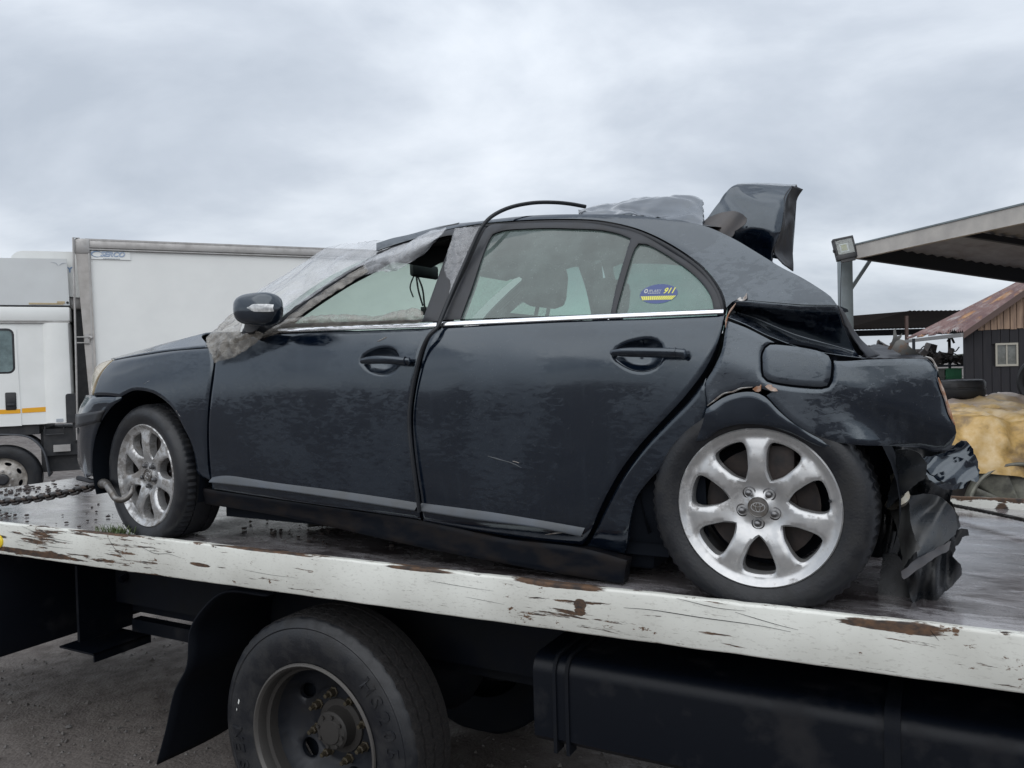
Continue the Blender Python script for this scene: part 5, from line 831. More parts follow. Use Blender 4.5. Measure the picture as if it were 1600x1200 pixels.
mb = MB(); mb.tube([(mc[5][0]+.03, .93, c[2]-.045), (mc[6][0]-.02, .88, .935), (mc[6][0]-.02, .82, .92)], [.03, .028, .035], 10, smooth_n=8, flat=1.5); mb.ball((mc[6][0]+.015, .90, .925), (.035, .02, .02))
mb.build('mirror_foot', M['black_trim'], mir)

# cabin
def cushion(name, lo, hi, bev, parent, rot=0.0, mat=None):
    mb = MB(); mb.box(lo, hi, bev=bev, rot=Matrix.Rotation(rot, 3, 'Y') if rot else None); return mb.build(name, mat or M['seat'], parent, angle=80)
for s in (1, -1):
    seat = cushion('front_seat', (1.05, s*.37-.24, .30), (1.55, s*.37+.24, .46), .05, car)
    cushion('backrest', (.98, s*.37-.23, .40), (1.12, s*.37+.23, .97), .055, seat, rot=-.28)
    cushion('headrest', (.84, s*.37-.135, .985), (.95, s*.37+.135, 1.16), .045, seat, rot=-.12)
    mb = MB(); mb.tube([(.93, s*.37-.05, .90), (.895, s*.37-.05, 1.02)], .008, 6); mb.tube([(.93, s*.37+.05, .90), (.895, s*.37+.05, 1.02)], .008, 6); mb.build('headrest_post', M['dash'], seat)
rs_ = cushion('rear_seat', (.25, -.62, .30), (.62, .62, .46), .05, car); cushion('backrest', (.02, -.62, .40), (.20, .62, .92), .05, rs_, rot=-.25)
for y in (.38, -.38): cushion('headrest', (-.06, y-.12, .90), (.06, y+.12, 1.04), .04, rs_)
dash = cushion('dashboard', (1.86, -.70, .55), (2.25, .70, .90), .06, car, mat=M['dash'])
mb = MB()
n_, m_ = 28, 8; rot = Matrix.Rotation(-1.15, 3, 'Y')
Vt = []
for i in range(n_):
    for j in range(m_):
        a, b = 2*PI*i/n_, 2*PI*j/m_; r = .185+.015*math.cos(b); Vt.append(rot @ Vector((r*math.cos(a), r*math.sin(a), .015*math.sin(b)))+Vector((1.72, -.36, .82)))
mb.add(Vt, [(i*m_+j, i*m_+(j+1) % m_, ((i+1) % n_)*m_+(j+1) % m_, ((i+1) % n_)*m_+j) for i in range(n_) for j in range(m_)])
mb.tube([(1.72, -.36, .82), (1.90, -.36, .74)], .03, 8); mb.build('steering_wheel', M['dash'], car)
mb = MB(); mb.box((1.70, -.10, 1.195), (1.725, .12, 1.262), bev=.012); mb.tube([(1.73, 0, 1.24), (1.70, 0, 1.30)], .01, 6); mb.build('rear_view_mirror', M['dash'], car)
for y in (.36, -.36):
    mb = MB(); mb.box((1.40, y-.20, 1.245), (1.58, y+.20, 1.262), bev=.007, rot=Matrix.Rotation(.35, 3, 'Y')); mb.build('sun_visor', M['dash'], car)
for s in (1, -1): mb = MB(); mb.tube([(1.13, .77*s, .90), (1.09, .69*s, 1.08), (1.06, .57*s, 1.28)], .035, 6); mb.build('centre_pillar', M['black_trim'], car, smooth=False)
loft('parcel_shelf', [[(.20, .62, .88), (.20, 0, .90), (.20, -.62, .88)], [(.02, .62, .87), (.02, 0, .90), (.02, -.62, .87)], [(-.06, .58, .90), (.10, 0, 1.05), (-.06, -.58, .90)]], M['void'], car, 20, 20, .005, amp=.015, sc=7, seed=40)
# loose weather strip over the roof and down the door gap
mb = MB(); mb.tube(DATA['strip'][0], .0065, 8, smooth_n=120, flat=1.25); mb.build('weather_strip', M['rubber'], car)
# exhaust / underbody lump by the rear wheel, with a dark box added to block light
mb = MB(); mb.box((.36, .40, .07), (.48, .70, .16), bev=.02); mb.box((.5, -.6, .085), (1.55, .66, .17), bev=.02); mb.tube([(2.2, .3, .12), (.6, .32, .10)], .03, 8); mb.build('underbody_light_block', M['void'], car)

# ---- car wheels
def tyre_profile(r_out, r_in, w, groove=True):
    """(radius, y): outer face at y=0, inner face at y=-w"""
    s = r_out-r_in
    return [(r_in, -.012), (r_in+.004, -.002), (r_in+.02*s/.09, .004), (r_in+.45*s, .010), (r_in+.72*s, .006), (r_out-.014, -.006), (r_out-.006, -.014), (r_out-.001, -.026),
            (r_out, -.055), (r_out-.008, -.0555), (r_out-.008, -.063), (r_out, -.0635), (r_out+.001, -w*.5), (r_out, -w+.0635), (r_out-.008, -w+.063), (r_out-.008, -w+.0555), (r_out, -w+.055), (r_out-.001, -w+.026), (r_out-.006, -w+.014), (r_in+.45*s, -w-.01), (r_in, -w+.01)]
def tyre_mesh(name, r_out, r_in, w, mat, parent, blocks=72, flat_z=None, cz=0, depth=.006, steer=0.0):
    prof = tyre_profile(r_out, r_in, w); n = blocks*2; V = []; F = []; k = len(prof)
    for i in range(n):
        a = 2*PI*i/n+PI/2
        for q, (r, y) in enumerate(prof):
            rr = r
            if 6 <= q <= 17 and i % 2 == 0 and q not in (9, 10, 14, 15): rr = r-depth*(1 if q not in (12,) else 0)
            z = rr*math.sin(a); x = rr*math.cos(a); yy = y
            if flat_z is not None and z < flat_z+.03:
                t = (flat_z+.03-z); z2 = flat_z+.03-.03*math.tanh(t/.03) if z < flat_z+.03 else z; z2 = max(z2, flat_z+.0005*(q % 3))
                if y > -w/2: yy += .35*(z2-z)*math.exp(-((r-r_in)/(r_out-r_in)-.6)**2*4)
                z = z2
            V.append((x, yy, z))
    for i in range(n):
        for j in range(k-1): p, q = i*k, ((i+1) % n)*k; F.append((p+j, q+j, q+j+1, p+j+1))
    return mk(name, V, F, mat, parent, angle=40)
def spoke_window(kk, r0=.086, r1=.196):
    c = PI/2+PI/7+2*PI/7*kk
    rs = [r0, r0+.004, r0+.012, .115, .135, .156, .175, .188]; sw = [.0265, .0265, .0265, .0265, .0265, .0275, .031, .037]
    left = []
    for r, w in zip(rs, sw):
        h = PI/7-math.asin(min(.99, w/r)); h = max(h, 0.0)
        if r < r0+.013: h *= {0: .0, 1: .38, 2: .72}[rs.index(r)]
        left.append((r, h))
    P = [(r, c+h) for r, h in left]; he = left[-1][1]
    P += [(.1945, c+he*.86), (r1+.001, c+he*.45), (r1+.0015, c), (r1+.001, c-he*.45), (.1945, c-he*.86)]
    P += [(r, c-h) for r, h in left[::-1]][:-1]
    return np.array(catmull([(-r*math.cos(t), r*math.sin(t)) for r, t in P], 44, closed=True))
def rim_depth(r):
    return np.interp(r, [0, .030, .034, .05, .064, .085, .11, .15, .185, .200, .211, .216, .224, .2285, .2325], [-.020, -.020, -.024, -.028, -.027, -.016, -.008, -.004, -.008, -.012, -.014, -.010, -.001, .001, -.003])
def make_rim():
    th = np.linspace(0, 2*PI, 121)[:-1]; out_ = np.array([(.2325*math.cos(t), .2325*math.sin(t)) for t in th])
    holes = [spoke_window(k) for k in range(7)]
    rings = [np.array([(r*math.cos(t), r*math.sin(t)) for t in th[::s]]) for r, s in ((.2285, 1), (.224, 1), (.216, 1), (.205, 1), (.064, 2), (.05, 3), (.034, 4), (.030, 4))]
    rings += [inset(h, -.006) for h in holes]
    P, F = fill(out_, holes, .011, rings)
    D = np.full(len(P), 9.0)
    for h in holes: D = np.minimum(D, dist_poly(P, h))
    rr = np.linalg.norm(P, axis=1); Y = rim_depth(rr)-.009*np.clip(1-D/.009, 0, 1)**2
    V = [(x, y, z) for (x, z), y in zip(P, Y)]; FF = []
    for f in F:
        a, b, c = [P[i] for i in f]; FF.append(f if (b[0]-a[0])*(c[1]-a[1])-(b[1]-a[1])*(c[0]-a[0]) < 0 else f[::-1])
    for h in holes:
        b = len(V); n = len(h)
        for x, z in h: y = float(rim_depth(math.hypot(x, z)))-.009; V += [(x, y, z), (x*.985, y-.035, z*.985)]
        FF += [(b+2*i, b+2*i+1, b+2*((i+1) % n)+1, b+2*((i+1) % n)) for i in range(n)]
    return V, FF
RIM_V, RIM_F = make_rim()
def lug_angles(): return [R(51+72*k) for k in range(5)]
def make_wheel(mat, x, z, steer, flat):
    w = empty('wheel', (x, .855, z), 0, car); w.rotation_euler = (0, 0, steer)
    mk('rim', RIM_V, RIM_F, mat, w, angle=50)
    mb = MB(); mb.lathe([(.2325, -.003), (.226, -.018), (.204, -.03), (.199, -.10), (.205, -.19), (.232, -.2)], 64); mb.build('rim_barrel', M['alloy_dark'], w)
    mb = MB(); mb.lathe([(.165, -.085), (.165, -.10), (.06, -.10)], 40); mb.lathe([(.001, -.088), (.075, -.088), (.08, -.075), (.10, -.073), (.10, -.088), (.165, -.085)], 40); mb.box((-.10, -.13, .04), (.02, -.055, .18), bev=.012); mb.build('brake_disc', M['disc'], w)
    mb = MB(); mb.lathe([(.196, -.15), (.001, -.15)], 24); mb.build('brake_backing', M['void'], w)
    for a in lug_angles():
        mb = MB(); cxx, czz = -.0485*math.cos(a), .0485*math.sin(a)
        mb.lathe([(.0125, -.04), (.0125, -.029), (.0105, -.0285), (.0100, -.016), (.0085, -.010), (.004, -.0075), (.0001, -.0075)], 12, c=(cxx, 0, czz)); mb.build('lug_nut', M['nut'], w)
        mb = MB(); mb.lathe([(.0165, -.0270), (.0125, -.036), (.0125, -.045)], 16, c=(cxx, 0, czz)); mb.lathe([(.0195, -.0272), (.0165, -.0255), (.0150, -.028)], 18, c=(cxx, 0, czz)); mb.build('lug_seat', M['alloy_dark'], w)
    mb = MB(); mb.lathe([(.0300, -.022), (.0300, -.0165), (.0285, -.0145), (.0270, -.0160), (.0001, -.0160)], 36); cap = mb.build('centre_cap', M['hook'], w)
    mb = MB()   # three interlaced ovals embossed on the cap
    def oval(a, b, cz, r=.0011):
        n = 32; Vv = []
        for i in range(n):
            t = 2*PI*i/n
            for j in range(6): q = 2*PI*j/6; k = 1+r*math.cos(q)/max(a, b)*1.2; Vv.append((a*k*math.cos(t), -.0158+r*math.sin(q), cz+b*k*math.sin(t)))
        mb.add(Vv, [(i*6+j, i*6+(j+1) % 6, ((i+1) % n)*6+(j+1) % 6, ((i+1) % n)*6+j) for i in range(n) for j in range(6)])
    oval(.0195, .0135, 0); oval(.0065, .0130, 0); oval(.0130, .0058, .0070)
    mb.build('cap_emblem', M['alloy'], w)
    mb = MB(); mb.tube([(-.195, -.02, .03), (-.199, -.005, .03)], .004, 6); mb.build('valve', M['rubber'], w)
    tyre_mesh('tyre', .3215, .2300, .205, M['tyre'], w, 70, flat_z=flat, cz=z)
    return w
make_wheel(M['alloy'], 0.0, .326, R(0), zdeck(0)-.326)
make_wheel(M['alloy_muddy'], 2.685, .308, R(-7.5), zdeck(2.69)-.308)
for x, z in ((0, .326), (2.685, .308)):
    w = empty('wheel', (x, -.862, z), 0, car); w.rotation_euler = (0, 0, PI)
    tyre_mesh('tyre', .3215, .2300, .205, M['tyre'], w, 24, flat_z=zdeck(x)-z)
    mb = MB(); mb.lathe([(.23, -.01), (.20, -.05), (.001, -.03)], 24); mb.build('rim', M['alloy_dark'], w)
# ------------------------------------------------------------------ plastic sheeting and tape on the car
pl = at_car(empty('plastic_sheet')); tag(pl, 'torn clear plastic sheet draped over the windscreen and front door window of the wrecked car', 'plastic sheet')
loft('windscreen_cover', DATA['plastic_top'], M['film'], pl, 80, 60, .0012, amp=.010, sc=11, seed=50, edge_noise=.006)
loft('torn_flap', DATA['plastic_flap'], M['film'], pl, 60, 40, .0012, amp=.009, sc=18, seed=51, edge_noise=.005)
loft('rolled_hem', DATA['plastic_hem'], M['film_dirty'], pl, 60, 16, .002, amp=.006, sc=36, seed=52, edge_noise=.005)
loft('sill_fold', DATA['plastic_sill'], M['film_dirty'], pl, 90, 26, .002, amp=.006, sc=34, seed=53, edge_noise=.004)
loft('mirror_wrap', DATA['plastic_mirror'], M['film_dirty'], pl, 54, 54, .003, amp=.011, sc=22, seed=54, edge_noise=.006)
tp = at_car(loft('packing_tape', DATA['tape'], M['film_tape'], None, 24, 40, .001, amp=.003, sc=26, seed=55, edge_noise=.004))
tag(tp, 'crinkled clear tape stuck down the pillar between the two side doors', 'tape')
ly = DATA['lanyard'][0]
mb = MB(); x0, y0, z0 = ly[0]
mb.tube([(x0+.01, y0, z0+.01), (x0+.03, y0+.01, z0-.05), (x0+.02, y0, z0-.10)], .0035, 6, smooth_n=10)
mb.tube([(x0, y0, z0+.01), (x0-.012, y0, z0-.07), (x0-.035, y0, z0-.145)], .0045, 6, smooth_n=10); mb.tube([(x0-.005, y0, z0+.01), (x0-.035, y0, z0-.06), (x0-.045, y0, z0-.15)], .0045, 6, smooth_n=10)
mb.box((x0-.055, y0-.006, z0-.19), (x0-.025, y0+.006, z0-.15), bev=.003)
tag(at_car(mb.build('lanyard', M['dash'])), 'dark lanyard dangling from the rear view mirror inside the wrecked car', 'lanyard')

# ------------------------------------------------------------------ recovery truck under the car (height measured from the ground)
tr = empty('recovery_truck', (CX, CY, 0), RZ)
tag(tr, 'flatbed recovery truck with a chipped white deck edge and black chassis', 'truck')
X0, X1, YN, YF = -3.6, 5.15, .905, -1.05
V = []; F = []; nx, ny = 110, 26
for i in range(nx+1):
    x = X0+(X1-X0)*i/nx
    for j in range(ny+1):
        y = YF+(YN-YF)*j/ny; z = Z0+zdeck(x)+.005*noise.noise(Vector((x*1.3, y*1.6, 0)))+.002*noise.noise(Vector((x*5, y*5, 3)))-.004
        V.append((x, y, z))
for i in range(nx):
    for j in range(ny): a = i*(ny+1)+j; F.append((a, a+ny+1, a+ny+2, a+1))
b = len(V)
for x in (X0, X1):
    for y in (YF, YN):
        V += [(x, y, Z0+zdeck(x)-.012)]
F.append((b, b+2, b+3, b+1))
mk('deck', V, F, M['deck'], tr)
TOPZ = [(-3.6, .078), (-.64, .071), (0, .066), (1.2, .060), (2.5, .054), (3.7, .040), (5.2, .030)]; BOTZ = [(-3.6, -.052), (-.64, -.076), (.14, -.084), (1.19, -.096), (2.7, -.111), (3.7, -.120), (5.2, -.130)]
def edge_beam(name, mat, yo, yi, top, bot, s=1, dents=.0022):
    nx = 260; V = []; F = []; k = 9
    for i in range(nx+1):
        x = X0+(X1-X0)*i/nx; zt = Z0+np.interp(x, [p[0] for p in top], [p[1] for p in top]); zb = Z0+np.interp(x, [p[0] for p in bot], [p[1] for p in bot])
        dn = dents*noise.noise(Vector((x*6, 0, 5)))+dents*.8*noise.noise(Vector((x*19, 0, 9))); de = dents*.8*noise.noise(Vector((x*9, 3, 5)))
        V += [(x, yi, zt-.004+dn), (x, yo-s*.007, zt+dn), (x, yo-s*.0015, zt-.0025+dn), (x, yo, zt-.008+dn), (x, yo+s*.002*noise.noise(Vector((x*4, 8, 1))), (zt+zb)/2), (x, yo, zb+.007+de), (x, yo-s*.002, zb+.002+de), (x, yo-s*.008, zb+de), (x, yi-s*.03, zb+de)]
    for i in range(nx):
        for j in range(k-1): a = i*k+j; F.append((a, a+1, a+k+1, a+k))
    return mk(name, V, F, mat, tr)
fl = edge_beam('side_rail', M['flange'], .935, .897, TOPZ, BOTZ)
edge_beam('side_rail', M['rail'], -1.045, -1.085, [(-3.6, .098), (5.2, .085)], [(-3.6, -.09), (5.2, -.09)], 1)
# scratches gouged along the near side rail
mb = MB()
def scratch(pts, r=.0016): mb.tube([(x, .9355, Z0+z) for x, z in pts], [r*.3, r*.75, r*.6, r*.25], 5, smooth_n=30, flat=.6)
scratch([(.385, .012), (.30, .016), (.15, .012), (-.02, .010), (-.10, .004)], .0022); scratch([(.22, .060), (.10, .046), (.02, .047)], .0015); scratch([(.05, .040), (-.06, .020), (-.12, .012)], .0016)
scratch([(2.62, .01), (2.52, -.012), (2.44, -.006), (2.36, -.016)], .0018); scratch([(2.85, .045), (2.80, -.01), (2.72, -.06)], .0011); scratch([(3.62, .0), (3.4, -.012), (3.1, -.018)], .002); scratch([(3.5, .035), (3.3, .0), (3.1, -.01)], .002); scratch([(3.55, -.035), (3.3, -.045), (3.1, -.042)], .0016)
scratch([(2.0, -.03), (1.85, -.036), (1.72, -.034)], .0012); scratch([(1.1, .02), (.95, .014), (.84, .012)], .0012); scratch([(.95, -.02), (.80, -.028)], .0012); scratch([(-.44, .055), (-.46, .03)], .0012)
mb.build('scratch', M['chassis'], tr)
mb = MB(); mb.lathe([(.032, -.004), (.032, .004), (.026, .008), (.0001, .009)], 24, c=(3.70, .936, Z0-.055)); mb.build('side_marker', M['yellow'], tr)
mb = MB()
mb.box((-3.5, .30, Z0-.50), (5.1, .38, Z0-.20)); mb.box((-3.5, -.38, Z0-.50), (5.1, -.30, Z0-.20)); mb.build('chassis_rail', M['chassis'], tr, smooth=False)
mb = MB(); mb.box((-3.5, -.28, Z0-.58), (5.1, .28, Z0-.14)); mb.box((-3.4, -.95, Z0-.55), (1.0, -.42, Z0-.14)); mb.box((2.4, -.95, Z0-.60), (5.1, -.42, Z0-.14)); mb.build('under_deck_light_block', M['chassis'], tr, smooth=False)  # dark boxes added between and beyond the rails to block far light
x = X0+.3; cb = None
while x < X1:
    if cb is None: mb = MB(); mb.box((0, -1.04, 0), (.06, .89, .10)); cb = mb.build('cross_beam', M['chassis'], tr, smooth=False); cb.location = (x, 0, Z0-.085)
    else: share(cb, tr, (x, 0, Z0-.085))
    x += .62
# battery and fuel boxes ahead of the wheel
mb = MB(); mb.box((3.93, -.30, Z0-.72), (5.15, .84, Z0-.16), bev=.02); mb.build('fuel_tank', M['tank'], tr)
mb = MB(); mb.box((3.45, .28, Z0-.705), (3.75, .62, Z0-.695)); mb.box((3.45, .28, Z0-.74), (3.46, .62, Z0-.695)); mb.box((3.60, .28, Z0-.66), (3.62, .60, Z0-.25)); mb.tube([(3.55, .33, Z0-.30), (3.50, .36, Z0-.34), (3.50, .42, Z0-.36)], .02, 8); mb.box((2.55, .30, Z0-.66), (3.50, .36, Z0-.59)); mb.build('tank_bracket', M['tank'], tr, smooth=False)
# mudguard ahead of the rear wheel
gf = [(x, z+Z0) for x, z in [(1.95, -.155), (2.20, -.17), (2.336, -.264), (2.411, -.36), (2.437, -.517), (2.522, -.644), (2.59, -.83), (2.66, -1.0)]]
loft('mud_flap', [[(x, .86, z) for x, z in gf], [(x-.02, .60, z) for x, z in gf], [(x, .34, z) for x, z in gf]], M['flap'], tr, 40, 12, .008)
# tool box / tank along the side
def extrude_x(mb, poly, x0, x1, m=0):
    n = len(poly); mb.add([(x0, y, z) for y, z in poly]+[(x1, y, z) for y, z in poly], [tuple(range(n)), tuple(range(n, 2*n))[::-1]]+[(i, (i+1) % n, n+(i+1) % n, n+i) for i in range(n)], m)
arc = [(.85-.055+.055*math.cos(t), Z0-.272+.055*math.sin(t)) for t in np.linspace(0, PI/2, 7)]
mb = MB(); extrude_x(mb, [(.36, Z0-.505), (.83, Z0-.505), (.85, Z0-.485)]+arc+[(.36, Z0-.217)], -3.3, .745); tb = mb.build('tool_box', M['tank'], tr, angle=40)
for x in (.62, .665, -.345, -1.5, -2.6):
    mb = MB(); a2 = [(.857-.055+.055*math.cos(t), Z0-.272+.062*math.sin(t)) for t in np.linspace(0, PI/2, 6)]
    extrude_x(mb, [(.80, Z0-.53), (.857, Z0-.53)]+a2+[(.60, Z0-.21), (.60, Z0-.216)]+[(.852-.055+.053*math.cos(t), Z0-.274+.055*math.sin(t)) for t in np.linspace(PI/2, 0, 6)]+[(.80, Z0-.52)], x-(.02 if x < 0 else .006), x+(.02 if x < 0 else .006)); mb.build('strap', M['chassis'], tb, angle=40)
mb = MB(); mb.tube([(-1.02, .60, Z0-.19), (-1.02, .80, Z0-.19)], .035, 14); mb.build('filler_cap', M['tank'], tb)
# dual rear wheels
def truck_wheel(y, s=1, full=True):
    w = empty('wheel', (1.713, y, Z0-.70), 0 if s > 0 else PI, tr); w.rotation_euler = (0, 0, 0 if s > 0 else PI)
    R0, RI, W = .492, .300, .250; n = 168; V = []; F = []
    prof = [(RI, -.02), (RI+.006, -.004), (RI+.02, .004), (RI+.06, .013), (RI+.10, .015), (RI+.13, .010), (R0-.045, .002), (R0-.040, .0045), (R0-.036, .001), (R0-.012, -.010), (R0-.003, -.022), (R0, -.030), (R0+.001, -.062), (R0-.012, -.064), (R0-.012, -.074), (R0+.001, -.076), (R0+.002, -.118), (R0-.012, -.120), (R0-.012, -.130), (R0+.002, -.132), (R0+.001, -.185), (R0-.012, -.187), (R0-.012, -.197), (R0, -.199), (R0-.004, -.24), (R0-.02, -.255), (RI+.08, -W-.012), (RI, -W+.02)]
    k = len(prof)
    for i in range(n):
        a = 2*PI*i/n
        for q, (r, yy) in enumerate(prof):
            rr = r
            if q in (10, 11) and i % 4 == 0: rr -= .005
            if q in (12, 15, 16, 19, 20) and (i+q) % 3 == 0: rr -= .006
            V.append((rr*math.cos(a), yy, max(rr*math.sin(a), -.478)))
    for i in range(n):
        for j in range(k-1): p, q = i*k, ((i+1) % n)*k; F.append((p+j, q+j, q+j+1, p+j+1))
    ty = mk('tyre', V, F, [M['truck_tyre'], M['tread']], w, angle=38, midx=[1 if 10 <= (f_ % (k-1)) <= 24 else 0 for f_ in range(len(F))])
    if not full:
        ty.data.materials[0] = M['chassis']; ty.data.materials[1] = M['chassis']  # tyres beneath the deck: shade there put into a blacker colour
        mb = MB(); mb.lathe([(.30, -.01), (.27, -.08), (.001, -.10)], 32); mb.build('rim', M['truck_rim'], w); return
    mb = MB(); mb.lathe([(.302, -.012), (.309, -.006), (.313, .004), (.310, .010), (.303, .012), (.297, .006), (.292, -.004)], 96); mb.build('rim_edge', M['lip'], w)
    mb = MB(); mb.lathe([(.294, .0), (.288, -.008), (.283, -.035), (.270, -.042), (.267, -.085)], 80); mb.build('rim_well', M['rim_barrel'], w)
    # dished disc with five hand holes
    out_ = np.array([(.268*math.cos(t), .268*math.sin(t)) for t in np.linspace(0, 2*PI, 97)[:-1]]); holes = []
    for kx in range(5):
        a = R(145+72*kx); hx, hz = -.205*math.cos(a), .205*math.sin(a); e = []
        for t in np.linspace(0, 2*PI, 25)[:-1]:
            u, v = .030*math.cos(t), .041*math.sin(t); e.append((hx+u*(-math.cos(a))+v*math.sin(a), hz+u*math.sin(a)+v*math.cos(a)))
        holes.append(np.array(e))
    rings = [np.array([(r*math.cos(t), r*math.sin(t)) for t in np.linspace(0, 2*PI, 73)[:-1]]) for r in (.158, .162)]+[inset(h, -.007) for h in holes]
    P, FF = fill(out_, holes, .016, rings); D = np.full(len(P), 9.0)
    for h in holes: D = np.minimum(D, dist_poly(P, h))
    rr = np.linalg.norm(P, axis=1); Y = np.interp(rr, [0, .10, .158, .162, .20, .235, .255, .268], [-.175, -.175, -.175, -.172, -.158, -.140, -.118, -.082])-.008*np.clip(1-D/.009, 0, 1)**2
    Vv = [(x, y_, z) for (x, z), y_ in zip(P, Y)]
    for h in holes:
        b = len(Vv); m_ = len(h)
        for x, z in h: yy = float(np.interp(math.hypot(x, z), [.16, .20, .235, .255], [-.172, -.158, -.140, -.118]))-.008; Vv += [(x, yy, z), (x, yy-.02, z)]
        FF = list(FF)+[(b+2*i, b+2*i+1, b+2*((i+1) % m_)+1, b+2*((i+1) % m_)) for i in range(m_)]
    mk('rim', Vv, FF, M['truck_rim'], w, angle=45)
    mb = MB(); mb.lathe([(.28, -.22), (.001, -.22)], 24); mb.build('brake_drum', M['void'], w)
    mb = MB(); mb.lathe([(.112, -.176), (.110, -.165), (.085, -.160), (.080, -.145), (.078, -.112), (.070, -.104), (.052, -.102), (.048, -.096), (.0001, -.094)], 40)
    for i in range(8): a = 2*PI*i/8+.2; mb.lathe([(.008, -.104), (.008, -.094), (.0001, -.094)], 6, c=(.062*math.cos(a), 0, .062*math.sin(a)))
    mb.build('hub', M['rim_barrel'], w)
    for i in range(8):
        a = 2*PI*(i+.35)/8; mb = MB(); c = (-.136*math.cos(a), 0, .136*math.sin(a))
        mb.lathe([(.022, -.176), (.022, -.170), (.0165, -.168), (.0165, -.142), (.013, -.139), (.0095, -.139), (.009, -.118), (.0001, -.117)], 6 if True else 12, c=c); mb.build('wheel_nut', M['brass'], w, angle=30)
    # raised lettering on the sidewall
    mb = MB()
    def arc_text(txt, r, mid, size, m=0):
        for i, ch in enumerate(txt):
            Vt, Ft = fontmesh(ch, size, 0, 0, .0022); a = mid-(i-(len(txt)-1)/2)*(size*.80/r)
            if not Vt: continue
            top = []; bot = []
            for p in Vt:
                rr_ = r+p.y; aa = a-p.x/r; yv = np.interp(rr_, [RI+.06, RI+.10, RI+.13, R0-.045], [.013, .015, .010, .002])
                top.append((-rr_*math.cos(aa), yv+.0042, rr_*math.sin(aa))); bot.append((-rr_*math.cos(aa), yv-.002, rr_*math.sin(aa)))
            nb = len(top); ed = {}
            for f in Ft:
                for q, w_ in zip(f, f[1:]+f[:1]): ed[(q, w_)] = 1
            sides = [(q, w_, w_+nb, q+nb) for (q, w_) in ed if (w_, q) not in ed]
            mb.add(top+bot, list(Ft)+sides, m)
    arc_text('HS205', .396, R(25), .080); arc_text('SEN', .396, R(194), .080)
    mb.build('lettering', M['truck_tyre'], w, smooth=False)
    mb = MB()
    for a, sz_, rr_ in ((R(165.2), .011, .398), (R(170.6), .0065, .402)):
        p = [(-(rr_+u)*math.cos(a+v), .0175-.004*(u > 0), (rr_+u)*math.sin(a+v)) for u, v in ((-sz_*.6, -sz_*2.2), (sz_*.6, -sz_*2.2), (sz_*.6, sz_*2.2), (-sz_*.6, sz_*2.2))]
        mb.add(p, [(0, 1, 2, 3)])
    mb.build('paint_mark', M['white_print'], w, smooth=False)
truck_wheel(.875); truck_wheel(-.98, -1, False); truck_wheel(-.62, -1, False)
mb = MB(); mb.tube([(1.713, -.9, Z0-.70), (1.713, .68, Z0-.70)], .09, 12); mb.ball((1.713, -.05, Z0-.70), (.22, .2, .22), 14, 8); mb.build('axle', M['chassis'], tr)

# ------------------------------------------------------------------ things on the deck
ch = at_car(empty('tow_chain')); tag(ch, 'rusty tow chain hooked through a spoke of the muddy front wheel', 'chain')
hk = DATA['hook'][0]
mb = MB(); mb.tube(hk, [.020, .024, .019, .0165, .016, .015, .013, .009], 12, smooth_n=40); mb.ball(hk[0], (.028, .024, .030), 12, 8); mb.build('hook', M['hook'], ch)
def link_mesh():
    mb = MB(); n = 22; P = []
    for i in range(n):
        t = 2*PI*i/n; P.append((.0155*math.cos(t)*1.0+(.0135 if math.cos(t) > 0 else -.0135), .0125*math.sin(t), 0))
    V = []; m_ = 6
    for i in range(n):
        a = np.array(P[i-1]); b = np.array(P[(i+1) % n]); t = Vector(b-a).normalized(); sd = Vector((0, 0, 1)).cross(t)
        for j in range(m_): q = 2*PI*j/m_; V.append(Vector(P[i])+sd*.0055*math.cos(q)+Vector((0, 0, 1))*.0055*math.sin(q))
    mb.add(V, [(i*m_+j, i*m_+(j+1) % m_, ((i+1) % n)*m_+(j+1) % m_, ((i+1) % n)*m_+j) for i in range(n) for j in range(m_)])
    return mb
c0, c1 = Vector(hk[0])+Vector((.02, -.004, -.004)), Vector((4.62, .655, zdeck(4.6)+.012))
dv = (c1-c0); ln = dv.length; nl = int(ln/.060); lk = None
for i in range(nl):
    t = (i+.5)/nl; p = c0+dv*t; p.z -= .05*4*t*(1-t)*.6
    t2 = dv.normalized()+Vector((0, 0, -.05*2.4*(1-2*t)/ln)); q = t2.to_track_quat('X', 'Z') @ Matrix.Rotation(PI/2*(i % 2)+.5, 3, 'X').to_quaternion()
    if lk is None: lk = link_mesh().build('chain_link', M['chain'], ch, angle=60); o = lk; lk.scale = (1.45, 1.3, 1.3)
    else: o = share(lk, ch)
    o.location = p; o.rotation_euler = q.to_euler()
# wire rope lying across the rear of the deck
mb = MB(); pts = []
for x, y in ((-.43, -.93), (-.50, -.87), (-.64, -.73), (-.78, -.56), (-1.0, -.30), (-1.5, .05)): pts.append((x, y, zdeck(x)+.035-.012*(x < -.9)))
P = catmull(pts, 90)
for s in range(4): mb.tube([(p[0]+.005*math.cos(i*1.1+s*PI/2)*.7, p[1]+.005*math.cos(i*1.1+s*PI/2)*.7, p[2]+.005*math.sin(i*1.1+s*PI/2)) for i, p in enumerate(P)], .0042, 5)
tag(at_car(mb.build('wire_rope', M['rope'])), 'twisted steel wire rope trailing over the wet deck behind the crushed tail', 'wire rope')
mb = MB(); mb.tube([(2.10, .45, zdeck(2.1)+.012), (2.0, .25, zdeck(2)+.012), (1.86, -.05, zdeck(1.9)+.012)], .010, 8, smooth_n=12)
tag(at_car(mb.build('steel_rod', M['hook'])), 'bare steel rod lying on the deck under the front of the car', 'rod')
mb = MB()
